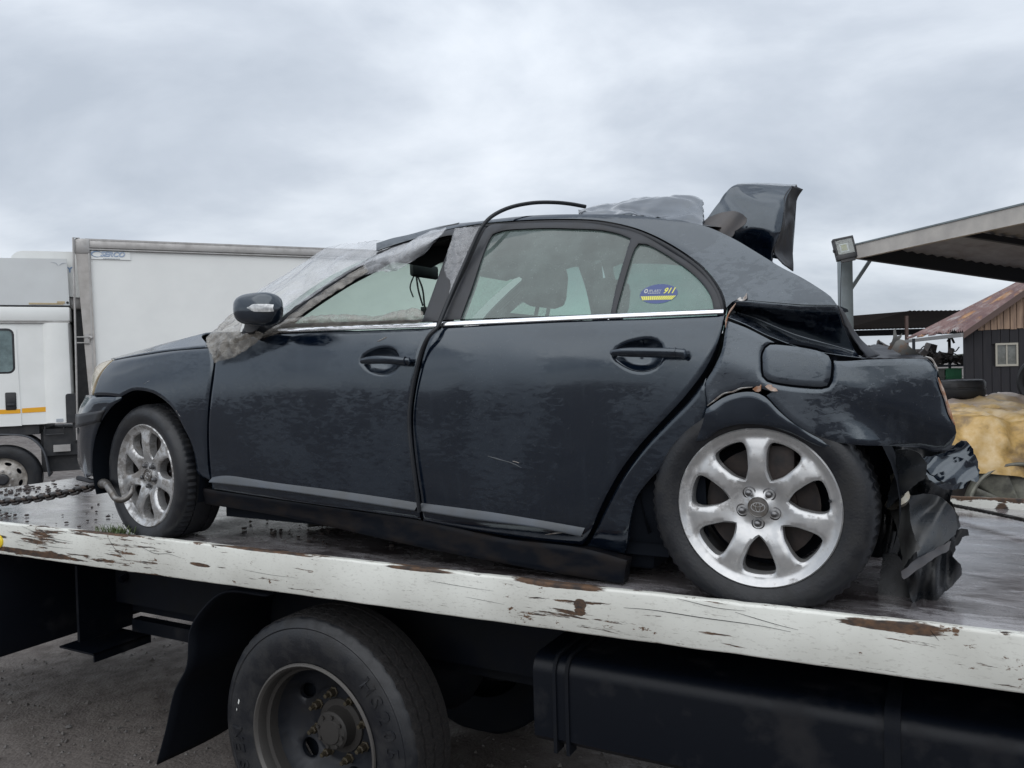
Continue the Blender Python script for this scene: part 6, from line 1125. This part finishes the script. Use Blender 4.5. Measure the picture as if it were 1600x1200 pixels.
for i in range(330):
    if i < 170: x, y = random.gauss(4.85, .20), random.gauss(.15, .13)
    if i < 90: continue
    if 170 <= i < 215: x, y = random.gauss(4.05, .12), random.gauss(.78, .04)
    elif 215 <= i < 290: x, y = random.gauss(1.98, .20), random.gauss(.42, .18)
    elif i >= 290: x, y = random.uniform(2.9, 3.8), random.uniform(.2, .85)
    if not (-.99 < y < .88 and x < 5.1): continue
    s = random.uniform(.003, .012)*(1.0 if i < 215 else .7)
    mb.ball((x, y, Z0+zdeck(x)+s*.35), (s*random.uniform(.8, 1.7), s*random.uniform(.8, 1.7), s*.7), 6, 4)
mb2 = mb; md = mb2.build('mud', M['mud'], smooth=True); md.location = (CX, CY, 0); md.rotation_euler = (0, 0, RZ)
tag(md, 'clods of dark mud scattered over the truck deck', kind='stuff')
mb = MB()
for i in range(170):
    x, y = random.gauss(2.86, .055), random.gauss(.875, .018); z = zdeck(x)+.004; h = random.uniform(.02, .06); a = random.uniform(0, 6.28); b = random.uniform(.3, 1.1)*h
    dx, dy = math.cos(a), math.sin(a); w_ = .0016
    mb.add([(x-dy*w_, y+dx*w_, z), (x+dy*w_, y-dx*w_, z), (x+dx*b*.5+dy*w_*.8, y+dy*b*.5-dx*w_*.8, z+h*.6), (x+dx*b*.5-dy*w_*.8, y+dy*b*.5+dx*w_*.8, z+h*.6), (x+dx*b, y+dy*b, z+h*.75)], [(0, 1, 2, 3), (3, 2, 4)])
tag(at_car(mb.build('grass', M['grass'], smooth=False)), 'small tuft of green grass on the deck by the muddy front wheel', kind='stuff')
# ------------------------------------------------------------------ white refrigerated lorry behind the car's nose
bt = empty('box_truck', (-6.4, 11.8, 0), R(24.7)); tag(bt, 'white refrigerated box lorry with a grey roof fairing and an orange stripe', 'lorry')
mb = MB(); mb.box((.13, .02, 1.16), (7.9, 2.45, 3.97)); box = mb.build('cargo_box', M['box_white'], bt, smooth=False)
mb = MB()
mb.box((.10, -.012, 3.885), (7.95, .03, 4.005), bev=.006); mb.box((.14, -.022, 3.855), (7.95, .02, 3.872)); mb.box((.10, -.018, 3.995), (7.95, .05, 4.02))
mb.build('top_rail', M['silver'], box)
mb = MB()   # leaning front corner post
V = [(-.04, -.02, 4.0), (.15, -.02, 3.95), (.20, -.02, 1.2), (.10, -.02, 1.2)]; mb.add([(x, y, z) for y in (-.02, .2) for x, _, z in V], [(0, 1, 2, 3), (7, 6, 5, 4), (0, 4, 5, 1), (1, 5, 6, 2), (2, 6, 7, 3), (3, 7, 4, 0)])
mb.build('corner_post', M['post'], box, smooth=False)
mb = MB(); mb.box((-.05, -.03, 3.78), (.16, .1, 4.02), bev=.03); mb.build('corner_casting', M['silver'], box)
mb = MB(); mb.box((.13, -.024, 3.80), (.15, .02, 1.2)); mb.tube([(.10, -.03, 2.55), (.14, -.03, 2.53)], .03, 6); mb.build('post_edge', M['silver'], box, smooth=False)
# maker's plate: slanted outline lettering with a swoosh
def plate_text(txt, size, u, z, mat, parent, y=-.004, shear=.3, bold=0, name='lettering', sp=1.0):
    V, F = fontmesh(txt, size, 0, shear, bold, sp); return mk(name, [(u+p.x, y, z+p.y) for p in V], F, mat, parent, smooth=False)
mb = MB(); mb.box((.17, .004, 3.72), (.70, .0195, 3.84)); mb.build('maker_plate', M['white'], box, smooth=False)
plate_text('SERCO', .105, .455, 3.795, M['blue_print'], box, y=-.0005, bold=.004, sp=1.0); plate_text('SERCO', .105, .455, 3.795, M['white'], box, y=-.003, bold=-.003, sp=1.0)
mb = MB(); a = np.linspace(.5, 2*PI-.7, 22); mb.tube([(.25+.062*math.cos(t)*1.25, -.001, 3.795+.042*math.sin(t)) for t in a], [.001, .008, .010, .006, .002], 5, flat=.4); mb.build('swoosh', M['blue_print'], box)
mb = MB()
for i in range(11): mb.box((.33+i*.021, -.002, 3.725), (.345+i*.021, .003, 3.738))
mb.build('small_print', M['grey_print'], box, smooth=False)
mb = MB(); mb.tube([(.02, .0, 4.02), (-.055, -.05, 4.02), (-.065, -.05, 3.2), (-.075, -.05, 2.3), (-.09, -.05, 1.2)], .014, 8); mb.box((-.075, -.055, 2.545), (.10, -.045, 2.56)); mb.box((-.075, -.055, 2.46), (.10, -.045, 2.475)); mb.box((.05, -.045, 2.45), (.11, -.02, 2.60)); mb.box((-.08, -.055, 1.335), (.10, -.045, 1.35)); mb.build('drain_pipe', M['silver'], bt)
# cold unit on the nose of the box
arc = lambda cx, cz, r, a0, a1, n=6: [(cx+r*math.cos(t), cz+r*math.sin(t)) for t in np.linspace(a0, a1, n)]
mb = MB(); mb.prism([(.05, 3.15), (.05, 3.84)]+arc(-.72, 3.66, .17, PI/2, PI, 7)+[(-.95, 3.5), (-.60, 3.2)], .15, 2.2); ac = mb.build('refrigeration_unit', M['white'], bt, angle=30)
plate_text('KY', .11, -.165, 3.565, M['blue_print'], ac, y=.146, shear=0, bold=.004)
mb = MB(); mb.box((-.30, .2, 2.98), (.05, 2.2, 3.22), bev=.05); mb.build('unit_base', M['silver'], ac); mb = MB(); mb.box((-.12, .3, 1.0), (.10, 2.2, 3.05)); mb.build('bulkhead', M['cab_black'], bt, smooth=False)
# cab
cab = empty('cab', (0, 0, 0), 0, bt)
mb = MB()
mb.prism([(-2.35, 1.28), (-2.42, 1.9), (-2.15, 2.78), (-.45, 2.765), (-.45, 1.28)], .06, 2.35); mb.build('cab_shell', M['white'], cab, smooth=False)
prof = [(x, y) for x, y in [(-.50, .055), (-.44, .02), (-.38, .002), (-.20, .0), (-.16, .012), (-.145, .05), (-.145, 2.3), (-.50, 2.3)]]
mb = MB(); n = len(prof); mb.add([(x, y, 1.29) for x, y in prof]+[(x+(-.012 if i in (3, 4, 5) else 0), y, 2.765) for i, (x, y) in enumerate(prof)], [tuple(range(n))[::-1], tuple(range(n, 2*n))]+[(i, (i+1) % n, n+(i+1) % n, n+i) for i in range(n)]); mb.build('corner_panel', M['white'], cab, angle=50)
mb = MB(); mb.prism([(-.235, 1.28)]+[(-.235, 1.66)]+arc(-.20, 1.68, .035, PI, PI/2, 5)+[(-.10, 1.715), (-.10, 1.28)], -.008, .02); mb.build('corner_cutout', M['cab_black'], cab, smooth=False)
mb = MB(); mb.box((-2.3, .01, 2.79), (-.14, 2.3, 3.0), bev=.02); mb.build('roof_band', M['white'], cab); mb = MB(); mb.box((-2.3, .03, 2.765), (-.15, .08, 2.80)); mb.build('roof_gutter', M['silver'], cab, smooth=False)
mb = MB(); mb.box((-2.3, .02, 3.005), (-.14, 2.3, 3.022)); mb.build('fairing_joint', M['cab_black'], cab, smooth=False)
mb = MB(); mb.prism([(-2.1, 3.025), (-1.9, 3.55), (-1.55, 3.69), (-.155, 3.715), (-.14, 3.025)], .03, .06); mb.prism([(-2.1, 3.025), (-1.9, 3.55), (-1.55, 3.69), (-1.4, 3.69), (-1.5, 3.025)], .06, 2.2); fr = mb.build('roof_fairing', M['fairing'], cab, smooth=False)
mb = MB(); mb.box((-.66, .024, 3.035), (-.22, .029, 3.06)); mb.box((-.30, .024, 3.05), (-.20, .029, 3.085)); mb.build('peeled_patch', M['tan'], fr, smooth=False)
mb = MB(); mb.lathe([(.018, -.002), (.018, .004), (.001, .004)], 10, c=(-.165, .022, 3.065)); mb.build('hole', M['cab_black'], fr)
mb = MB(); mb.tube([(-.37, .027, 3.66), (-.30, .027, 3.65), (-.265, .027, 3.60)], [.001, .006, .002], 5, smooth_n=10, flat=.4); mb.tube([(-.16, .027, 3.655), (-.22, .027, 3.645), (-.255, .027, 3.615)], [.001, .007, .002], 5, smooth_n=10, flat=.4); mb.build('fairing_emblem', M['grey_print'], fr)
# door
WIN = [(-1.8, 2.06), (-1.7, 2.66)]+arc(-.95, 2.60, .06, PI/2, 0, 5)+[(-.89, 2.12)]+arc(-.95, 2.12, .06, 0, -PI/2, 5)
out_ = np.array([(-2.0, 1.27), (-1.98, 2.0), (-1.75, 2.72)]+arc(-.90, 2.655, .07, PI/2, 0, 5)+[(-.835, 2.4), (-.81, 1.27)])
P, FF = fill(out_, [np.array(WIN)], .2); V = [(x, .05, z) for x, z in P]
for lp in (out_, np.array(WIN)):
    b = len(V); V += [q for x, z in lp for q in ((x, .05, z), (x, .09, z))]; m_ = len(lp); FF = list(FF)+[(b+2*i, b+2*i+1, b+2*((i+1) % m_)+1, b+2*((i+1) % m_)) for i in range(m_)]
dr = mk('cab_door', V, FF, M['white'], bt, smooth=False); Pw, Fw = fill(np.array(WIN), [], .2)
mk('window', [(x, .058, z) for x, z in Pw], Fw, M['cab_glass'], dr, smooth=False)
w2 = inset(np.array(WIN), -.028); b = len(WIN); mk('window_seal', [(x, .046, z) for x, z in WIN]+[(x, .049, z) for x, z in w2], [(i, (i+1) % b, b+(i+1) % b, b+i) for i in range(b)], M['cab_black'], dr, smooth=False)
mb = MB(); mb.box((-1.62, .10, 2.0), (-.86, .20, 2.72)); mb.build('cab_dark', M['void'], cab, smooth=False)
for o in (): pass
mb = MB(); mb.box((-1.0, .038, 1.505), (-.865, .055, 1.76), bev=.015); mb.box((-.985, .022, 1.56), (-.88, .045, 1.60), bev=.01); mb.build('door_handle', M['cab_black'], dr)
mb = MB(); mb.box((-2.0, .046, 1.452), (-.82, .052, 1.515)); mb.build('stripe', M['orange'], dr, smooth=False)
mb = MB(); mb.add([(-.80, .055, 1.455), (-.41, .055, 1.462), (-.41, .055, 1.535), (-.80, .055, 1.522)], [(0, 1, 2, 3)]); mb.build('stripe', M['orange'], cab, smooth=False)
mb = MB(); mb.box((-.365, -.006, 1.305), (-.275, .001, 1.35)); mb.build('side_reflector', M['grey_print'], cab, smooth=False)
# chassis, wheel, guard
mb = MB(); mb.box((-2.2, .12, 1.13), (-.60, 2.3, 1.27)); mb.box((-.6, .25, .55), (7.6, 2.2, 1.16)); mb.box((-.55, .12, .80), (-.10, .3, 1.20)); mb.tube([(-.52, .06, 1.24), (-.52, .06, 1.12), (-.28, .06, 1.12), (-.28, .06, 1.24)], .012, 6); mb.box((-.16, .05, 1.0), (.10, .2, 1.30)); mb.build('chassis', M['cab_black'], bt, smooth=False)
mb = MB(); mb.box((-.42, .04, .86), (-.20, .12, .96)); mb.box((-.12, .03, 1.02), (.02, .06, 1.20)); mb.build('air_tank', M['silver'], bt, smooth=False)
g = [(-1.75, .62), (-1.62, 1.0), (-1.35, 1.14), (-1.0, 1.16), (-.72, 1.10), (-.55, .90), (-.48, .50)]
loft('wheel_guard', [[(x, .05, z) for x, z in g], [(x, .50, z) for x, z in g]], M['mud_guard'], bt, 30, 4, .02)
def lorry_wheel(x):
    w = empty('wheel', (x, .12, .50), 0, bt); w.rotation_euler = (0, 0, PI)
    mb = MB(); mb.lathe([(.30, -.02), (.31, .0), (.36, .012), (.42, .008), (.47, -.01), (.487, -.03), (.49, -.10), (.48, -.104), (.48, -.116), (.49, -.12), (.49, -.20), (.47, -.25), (.31, -.27)], 64); mb.build('tyre', M['tyre'], w)
    th = np.linspace(0, 2*PI, 65)[:-1]; o_ = np.array([(.305*math.cos(t), .305*math.sin(t)) for t in th]); hs = []
    for k in range(8):
        a = 2*PI*k/8+.3; c = np.array((.225*math.cos(a), .225*math.sin(a))); hs.append(np.array([c+.024*math.cos(t)*np.array((math.cos(a), math.sin(a)))+.046*math.sin(t)*np.array((-math.sin(a), math.cos(a))) for t in np.linspace(0, 2*PI, 15)[:-1]]))
    P, F = fill(o_, hs, .03, [np.array([(r*math.cos(t), r*math.sin(t)) for t in th[::2]]) for r in (.29, .27, .14)]); rr = np.linalg.norm(P, axis=1)
    mk('rim', [(x_, float(np.interp(r, [0, .12, .16, .22, .27, .29, .305], [.045, .045, .03, -.01, -.03, -.02, .005])), z_) for (x_, z_), r in zip(P, rr)], F, M['truck_alloy'], w, angle=50)
    mb = MB(); mb.lathe([(.28, -.08), (.001, -.08)], 20); mb.build('brake_drum', M['void'], w); mb = MB(); mb.lathe([(.085, .03), (.08, .085), (.06, .10), (.0001, .10)], 24); mb.build('hub', M['cab_black'], w)
    for k in range(8): a = 2*PI*k/8; mb = MB(); mb.lathe([(.017, .04), (.017, .065), (.0001, .068)], 6, c=(.125*math.cos(a), 0, .125*math.sin(a))); mb.build('wheel_nut', M['silver'], w)
lorry_wheel(-1.075); lorry_wheel(5.6)

# ------------------------------------------------------------------ open canopy with its post and floodlight
cn = empty('canopy', (4.0, 9.35, 0), 0); tag(cn, 'open steel canopy with a grey fascia and dark sheet underside on a slim post', 'canopy')
A = Vector((.02, -.05, 3.25)); e1 = Vector((.47, -2.4, -.02)); e2 = Vector((2.41, .60, -.29)); e1n = e1.normalized(); 
def quad_slab(mb, o, a, b, t):
    V = [o, o+a, o+a+b, o+b]; V += [v-Vector((0, 0, t)) for v in V]; mb.add(V, [(0, 1, 2, 3), (7, 6, 5, 4), (0, 4, 5, 1), (1, 5, 6, 2), (2, 6, 7, 3), (3, 7, 4, 0)])
mb = MB(); nr = 46; a_ = e1*2.3; b_ = e2*2.6; V = []; F = []
for i in range(nr*2+1):
    for j in (0, 1): V.append(A+b_*(i/(nr*2))+a_*j+Vector((0, 0, .004+(.022 if i % 2 else 0))))
for i in range(nr*2): F.append((2*i, 2*i+2, 2*i+3, 2*i+1))
mk('roof_sheet', V, F, M['sheet_dark'], cn, smooth=False)
mb = MB(); f0 = A+Vector((-.02, 0, -.005)); V = []
for t in (0, 1):
    p = f0+e1*2.3*t
    for dx, dz in ((0, 0), (0, -.155), (.06, -.155), (.06, -.145), (.012, -.145), (.012, -.01), (.06, -.01), (.06, 0)): V.append(p+Vector((dx, 0, dz)))
mb.add(V, [(i, (i+1) % 8, 8+(i+1) % 8, 8+i) for i in range(8)]+[(0, 1, 2, 3), (0, 3, 4, 5), (0, 5, 6, 7)]); mb.build('fascia', M['fascia'], cn, smooth=False)
mb = MB(); quad_slab(mb, A+Vector((-.03, 0, .012)), e1*2.3, Vector((.07, .01, 0)), .016); mb.build('drip_edge', M['post_steel'], cn, smooth=False)
mb = MB(); quad_slab(mb, A+Vector((.05, .02, .024)), e2*2.6, Vector((-.02, -.10, 0)), .175); mb.build('beam', M['beam_dark'], cn, smooth=False)
for k in (1, 2, 3, 4):
    o = A+e1*.55*k; mb = MB(); quad_slab(mb, o+Vector((.06, 0, -.012)), e2*2.6, Vector((.012, -.05, 0)), .06); mb.build('purlin', M['beam_dark'], cn, smooth=False)
mb = MB(); mb.box((-.04, .09, 0), (.095, .22, 3.10), bev=.006); mb.build('post', M['post_steel'], cn)
mb = MB(); mb.tube([(.09, .15, 2.76), (.33, .16, 3.10)], .028, 4); mb.build('brace', M['post_steel'], cn, smooth=False)
mb = MB(); p2 = A+e1*2.2; mb.box((p2.x+.1, p2.y, 0), (p2.x+.23, p2.y+.13, 3.1)); mb.build('post', M['post_steel'], cn, smooth=False)
mb = MB(); mb.tube([(-.05, .06, 3.08), (-.07, .06, 2.7), (-.075, .07, 2.2)], .004, 5, smooth_n=12); mb.build('lamp_cable', M['cab_black'], cn)
fl_ = empty('floodlight', (3.905, 9.20, 3.235), 0); tag(fl_, 'square black floodlight bolted to the top of the canopy post', 'floodlight')
rot = Matrix.Rotation(R(-8), 4, 'Y') @ Matrix.Rotation(R(-12), 4, 'X') @ Matrix.Rotation(R(-8), 4, 'Z')
fl_.rotation_euler = rot.to_euler()
mb = MB(); 
for lo, hi in (((-.115, 0, .085), (.115, .07, .115)), ((-.115, 0, -.145), (.115, .07, -.085)), ((-.115, 0, -.085), (-.092, .07, .085)), ((.092, 0, -.085), (.115, .07, .085)), ((-.115, .05, -.145), (.115, .08, .115))): mb.box(lo, hi, bev=.004)
for i in range(7): mb.box((-.10+i*.032, .08, -.12), (-.09+i*.032, .11, .10))
mb.box((-.08, .012, -.18), (.08, .03, -.145)); mb.tube([(-.13, .04, -.02), (-.115, .04, -.02)], .02, 8); mb.build('housing', M['cab_black'], fl_)
mb = MB(); mb.add([(-.092, .006, -.085), (.092, .006, -.085), (.092, .006, .085), (-.092, .006, .085), (-.05, .045, -.05), (.05, .045, -.05), (.05, .045, .05), (-.05, .045, .05)], [(0, 1, 5, 4), (1, 2, 6, 5), (2, 3, 7, 6), (3, 0, 4, 7), (4, 5, 6, 7)]); mb.build('reflector', M['led'], fl_, smooth=False)
mb = MB(); mb.box((-.03, .038, -.035), (.03, .044, .035)); mb.build('led_panel', M['led_chip'], fl_, smooth=False)
mb = MB(); mb.box((-.092, .002, -.085), (.092, .004, .085)); mb.build('lamp_glass', M['lamp_glass'], fl_, smooth=False)

# ------------------------------------------------------------------ far shed
sh = empty('open_shed', (12.0, 30, 0), 0); tag(sh, 'long dark open shed with a corrugated roof on thin posts', 'shed')
V = []; F = []; n = 130
for i in range(n+1):
    x = -1.5+11*i/n; zt = 3.42+.055*min(x+1.5, 4.6)-.02*max(0, x-3.1); dz = .03*(i % 2) if x > 3.0 else 0
    V += [(x, 0, zt+dz), (x, 6.5, 3.24+dz)]
for i in range(n): F.append((2*i, 2*i+2, 2*i+3, 2*i+1))
mk('roof_sheet', V, F, M['shed_sheet'], sh, smooth=False)
mb = MB(); mb.box((-1.5, 6.4, 2.95), (9.5, 6.5, 3.22)); mb.build('rear_beam', M['beam_dark'], sh, smooth=False)
for x, y in ((2.15, 5.0), (3.06, .05), (7.5, .05), (-.8, 5.0)):
    mb = MB(); mb.box((x-.05, y, 0), (x+.05, y+.1, 3.5 if y < 1 else 3.2)); mb.build('post', M['rake'], sh, smooth=False)
# ------------------------------------------------------------------ black boarded house with a rusty roof
hs = empty('boarded_house', (11.47, 20, 0), R(-15)); tag(hs, 'small black boarded house with a rusty corrugated roof and brown gable', 'house')
WW = 5.2; APX, APZ = 2.6, 4.42; n = 26; pw = WW/n
def roofz(u): return 2.60+(APZ-2.60)*(u/APX) if u < APX else APZ-(APZ-2.60)*(u-APX)/(WW-APX)
rn = random.Random(3)
for i in range(n):
    u0, u1 = i*pw+.006, (i+1)*pw-.006; dy = rn.uniform(-.008, .008)
    spans = [(0, 2.60)]
    if .68 < (u0+u1)/2 < 1.18: spans = [(0, 1.66), (2.20, 2.60)]
    for z0, z1 in spans: mb = MB(); mb.box((u0, -.02+dy, z0), (u1, .02, z1)); mb.build('wall_board', M['wood_dark'], hs, smooth=False)
n2 = 36; pw = WW/n2
for i in range(n2):
    u0, u1 = i*pw+.008, (i+1)*pw-.008; zz = min(roofz(u0), roofz(u1))-.05
    if zz < 2.66: continue
    z0 = 2.58-rn.uniform(0, .03); y = -.045+rn.uniform(-.008, .006); mb = MB(); mb.box((u0, y, z0), (u1, -.01, zz)); mb.build('gable_board', M['wood_brown'], hs, smooth=False)
mb = MB(); mb.box((.02, .03, 0), (WW-.02, .22, 2.58)); mb.build('wall', M['wood_dark'], hs, smooth=False)
mb = MB(); mb.add([(0, .03, 2.58), (WW, .03, 2.58), (APX, .03, APZ-.03)], [(0, 1, 2)]); mb.build('gable_backing', M['void'], hs, smooth=False)
win = MB(); 
for lo, hi in (((.68, -.05, 1.64), (1.18, .0, 1.69)), ((.68, -.05, 2.17), (1.18, .0, 2.22)), ((.68, -.05, 1.69), (.72, 0, 2.17)), ((1.14, -.05, 1.69), (1.18, 0, 2.17)), ((.915, -.04, 1.69), (.945, 0, 2.17))): win.box(lo, hi)
wf = win.build('window', M['frame'], hs, smooth=False)
for u in (.72, .945): mb = MB(); mb.box((u, -.015, 1.69), (u+.195, -.010, 2.17)); mb.build('pane', M['house_glass'], wf, smooth=False)
mb = MB(); mb.box((.70, .01, 1.66), (1.16, .028, 2.2)); mb.build('window_dark', M['void'], wf, smooth=False)
inv = Matrix.Rotation(R(15), 3, 'Z')
loc = lambda x, y, z: inv @ Vector((x-11.47, y-20, 0))+Vector((0, 0, z))
e0, e1_, r1, r0 = loc(11.30, 19.75, 2.50), loc(13.0, 26, 2.50), loc(16.45, 26, 4.06), Vector((APX, -.30, APZ+.05))
ns = 9
for s in range(ns):   # corrugated sheets laid side by side along the eave
    V = []; F = []; m_ = 8
    for i in range(m_+1):
        t = (s+(i/m_)*1.0)/ns
        lo_, hi_ = e0.lerp(e1_, t), r0.lerp(r1, t); dz = Vector((0, 0, .06*(i % 2)+.05*(s % 2)+.02))
        for q in (0, .5, 1): V.append(lo_.lerp(hi_, q)+dz)
    for i in range(m_):
        for q in (0, 1): F.append((3*i+q, 3*i+3+q, 3*i+4+q, 3*i+1+q))
    mk('roof_sheet', V, F, M[('rust', 'rust2', 'rust3')[(s*2) % 3]], hs, smooth=False)
mb = MB(); quad_slab(mb, e0, e1_-e0, Vector((-.06, 0, 0)), .10); mb.build('gutter', M['rust_fascia'], hs, smooth=False)
mb = MB(); quad_slab(mb, e0+Vector((0, -.03, .02)), r0-e0, Vector((0, .05, 0)), .16); quad_slab(mb, r0+Vector((0, -.03, .02)), Vector((WW+.2, -.3, 2.5))-r0, Vector((0, .05, 0)), .16); mb.build('bargeboard', M['rake'], hs, smooth=False)
q0, q1 = Vector((WW+.2, -.3, 2.5)), Vector((WW+.2, 6.2, 2.5)); mk('roof_sheet', [r0, q0, q1, r1], [(0, 1, 2, 3)], M['rust'], hs, smooth=False)

# ------------------------------------------------------------------ scrap rack beside the house
rk = empty('scrap_rack', (11.2, 22.2, 0), 0); tag(rk, 'dark steel rack loaded with scrap beside the black house', 'rack')
for x in (-1.6, .1, 1.6):
    for y in (0, .9): mb = MB(); mb.box((x-.03, y-.03, 0), (x+.03, y+.03, 2.45)); mb.build('upright', M['beam_dark'], rk, smooth=False)
for z in (.62, 1.28, 1.68): mb = MB(); mb.box((-1.7, -.05, z-.05), (1.7, .95, z)); mb.build('shelf', M['beam_dark'], rk, smooth=False)
mb = MB(); rn = random.Random(9)
for i in range(150):
    p = Vector((rn.uniform(9.6, 12.8), rn.uniform(22.2, 23.0), 1.70+abs(rn.gauss(0, .22)))); a = rn.uniform(0, 6.28)
    if rn.random() < .45: mb.tube([p, p+Vector((.14*math.cos(a), .05, rn.uniform(-.02, .2))), p+Vector((.3*math.cos(a), .1, rn.uniform(-.1, .15)))], rn.uniform(.012, .035), 6, smooth_n=7)
    else: s = rn.uniform(.05, .13); mb.box(p-Vector((s, s, s*.7)), p+Vector((s*rn.uniform(.6, 1.4), s, s*rn.uniform(.4, 1))), rot=Matrix.Rotation(a, 3, 'Y') @ Matrix.Rotation(a*2, 3, 'X'))
tag(mb.build('scrap_heap', M['scrap'], smooth=False), 'tangle of dark engine scrap heaped on the rack beside the house', kind='stuff')
def crate(loc, mat, label):
    t = empty('crate', loc, 0); tag(t, label, 'crate', 'crates on the scrap rack')
    mb = MB(); mb.box((-.22, 0, 0), (.22, .02, .30)); mb.box((-.22, .38, 0), (.22, .40, .30)); mb.box((-.22, .02, 0), (-.20, .38, .30)); mb.box((.20, .02, 0), (.22, .38, .30)); mb.box((-.2, .02, 0), (.2, .38, .02)); mb.build('crate_body', mat, t, smooth=False)
    mb = MB()
    for z in (.06, .27): mb.box((-.235, -.014, z), (.235, 0, z+.025))
    for x in (-.2, 0, .19): mb.box((x-.012, -.010, .02), (x+.012, 0, .27))
    mb.build('crate_rib', mat, t, smooth=False)
crate((12.40, 22.16, 1.285), M['green_crate'], 'green plastic crate on the scrap rack next to the black house'); crate((11.92, 22.16, 1.285), M['grey_crate'], 'grey plastic crate on the scrap rack next to a green one')
mb = MB(); rn = random.Random(12)
for i in range(46):
    p = Vector((rn.uniform(9.8, 12.7), rn.uniform(22.2, 22.8), rn.choice((.63, .63, .95, .1))+rn.uniform(0, .12))); s = rn.uniform(.07, .16)
    if i % 2: mb.ball(p, (s*1.2, s, s*.8), 9, 6)
    else: mb.box(p-Vector((s, s, s*.6)), p+Vector((s, s, s*.8)), bev=.02, rot=Matrix.Rotation(rn.uniform(-.5, .5), 3, 'Y'))
tag(mb.build('gearbox_heap', M['scrap_pale']), 'pale gearbox castings heaped on the lower shelf of the rack', kind='stuff')

# ------------------------------------------------------------------ tarpaulin covered heap, tyres and a radiator fan behind the deck
def heap_top(u, v):
    """u along 0..1, v from the front hem (0) to the back (1)"""
    x = 3.35+2.9*u+.55*v; y = 7.15+2.9*v+.25*u
    z = 1.34+.10*v-.05*abs(u-.4)
    if v < .16: z = .84+.14*(1-u)*0+.03*math.sin(u*9)+(z-.84)*(v/.16)**.55; y = 7.15+.10*math.sin(u*7)-.03*math.sin(u*19)+2.9*v*.35
    return Vector((x, y, z))
V = []; F = []; nu, nv = 90, 60
for i in range(nu+1):
    for j in range(nv+1):
        u, v = i/nu, (j/nv)**1.5; p = heap_top(u, v); w_ = crumple(p, .085, 2.6, 3)+crumple(p, .035, 6.5, 5)
        p += Vector((0, -.7*w_ if v < .16 else 0, w_*(.25 if v < .16 else 1))); V.append(p)
for i in range(nu):
    for j in range(nv): a = i*(nv+1)+j; F.append((a, a+nv+1, a+nv+2, a+1))
tag(mk('tarpaulin', V, F, M['tarp']), 'worn ochre tarpaulin thrown over a heap of parts behind the deck', 'tarpaulin')
mb = MB(); mb.box((3.75, 7.45, 0), (6.2, 9.9, 1.18)); tag(mb.build('pallet_stack', M['void'], smooth=False), 'dark bulk of parts under the ochre tarpaulin', 'parts heap')
def loose_tyre(loc, rot, label, r=.31, rim=True):
    t = empty('loose_tyre', loc, 0); t.rotation_euler = rot; tag(t, label, 'tyre')
    mb = MB(); mb.lathe([(r*.66, -.02), (r*.70, .0), (r*.84, .010), (r*.95, -.004), (r, -.03), (r, -.08), (r-.008, -.084), (r-.008, -.10), (r, -.104), (r, -.16), (r*.95, -.19), (r*.84, -.205), (r*.66, -.18)], 48); mb.build('tyre_carcass', M['tyre'], t)
    if rim:
        mb = MB(); mb.lathe([(r*.69, -.002), (r*.66, .004), (r*.63, -.01), (r*.60, -.05), (r*.40, -.055), (r*.33, -.035), (r*.16, -.03), (r*.12, -.0), (.001, .0)], 40); mb.build('rim', M['truck_alloy'], t)
        for k in range(5): a = 2*PI*k/5; mb = MB(); mb.lathe([(.015, -.035), (.015, -.01), (.0001, -.008)], 6, c=(r*.25*math.cos(a), 0, r*.25*math.sin(a))); mb.build('wheel_nut', M['nut'], t)
loose_tyre((5.16, 9.20, 1.645), (PI/2-.03, 0, .3), 'old wheel lying flat on the ochre tarpaulin beside the scrap rack')
loose_tyre((5.86, 8.75, 1.62), (0, .1, PI/2+.45), 'upright black tyre standing on the ochre tarpaulin against the black house', .29, False)
fn = empty('radiator_fan', (4.60, 7.22, .52), 0); fn.rotation_euler = (0, R(8), R(-14)); tag(fn, 'olive radiator fan in a round shroud under the hem of the ochre tarpaulin', 'fan')
mb = MB(); mb.lathe([(.40, -.08), (.415, -.09), (.43, -.08), (.43, .06), (.415, .07), (.40, .06), (.40, -.08)], 56); mb.build('shroud', M['fan'], fn)
mb = MB(); mb.lathe([(.07, .05), (.07, -.05), (.05, -.06), (.0001, -.06)], 24); mb.build('hub', M['fan'], fn)
for k in range(8):
    a = 2*PI*k/8; b0 = []
    for r_, w0, tw in ((.06, .05, .8), (.18, .085, .6), (.29, .12, .45), (.39, .15, .35)):
        b0.append([Vector((r_*math.cos(a)-s*w0*math.sin(a), -.0+s*w0*tw*.8, r_*math.sin(a)+s*w0*math.cos(a))) for s in (-1, -.3, .4, 1)])
    loft('fan_blade', b0, M['fan'], fn, 8, 8, .006)
mb = MB(); mb.box((4.0, 7.42, .25), (5.6, 7.50, .82)); tag(mb.build('radiator', M['scrap'], smooth=False), 'dark radiator core standing behind the olive fan', 'radiator')
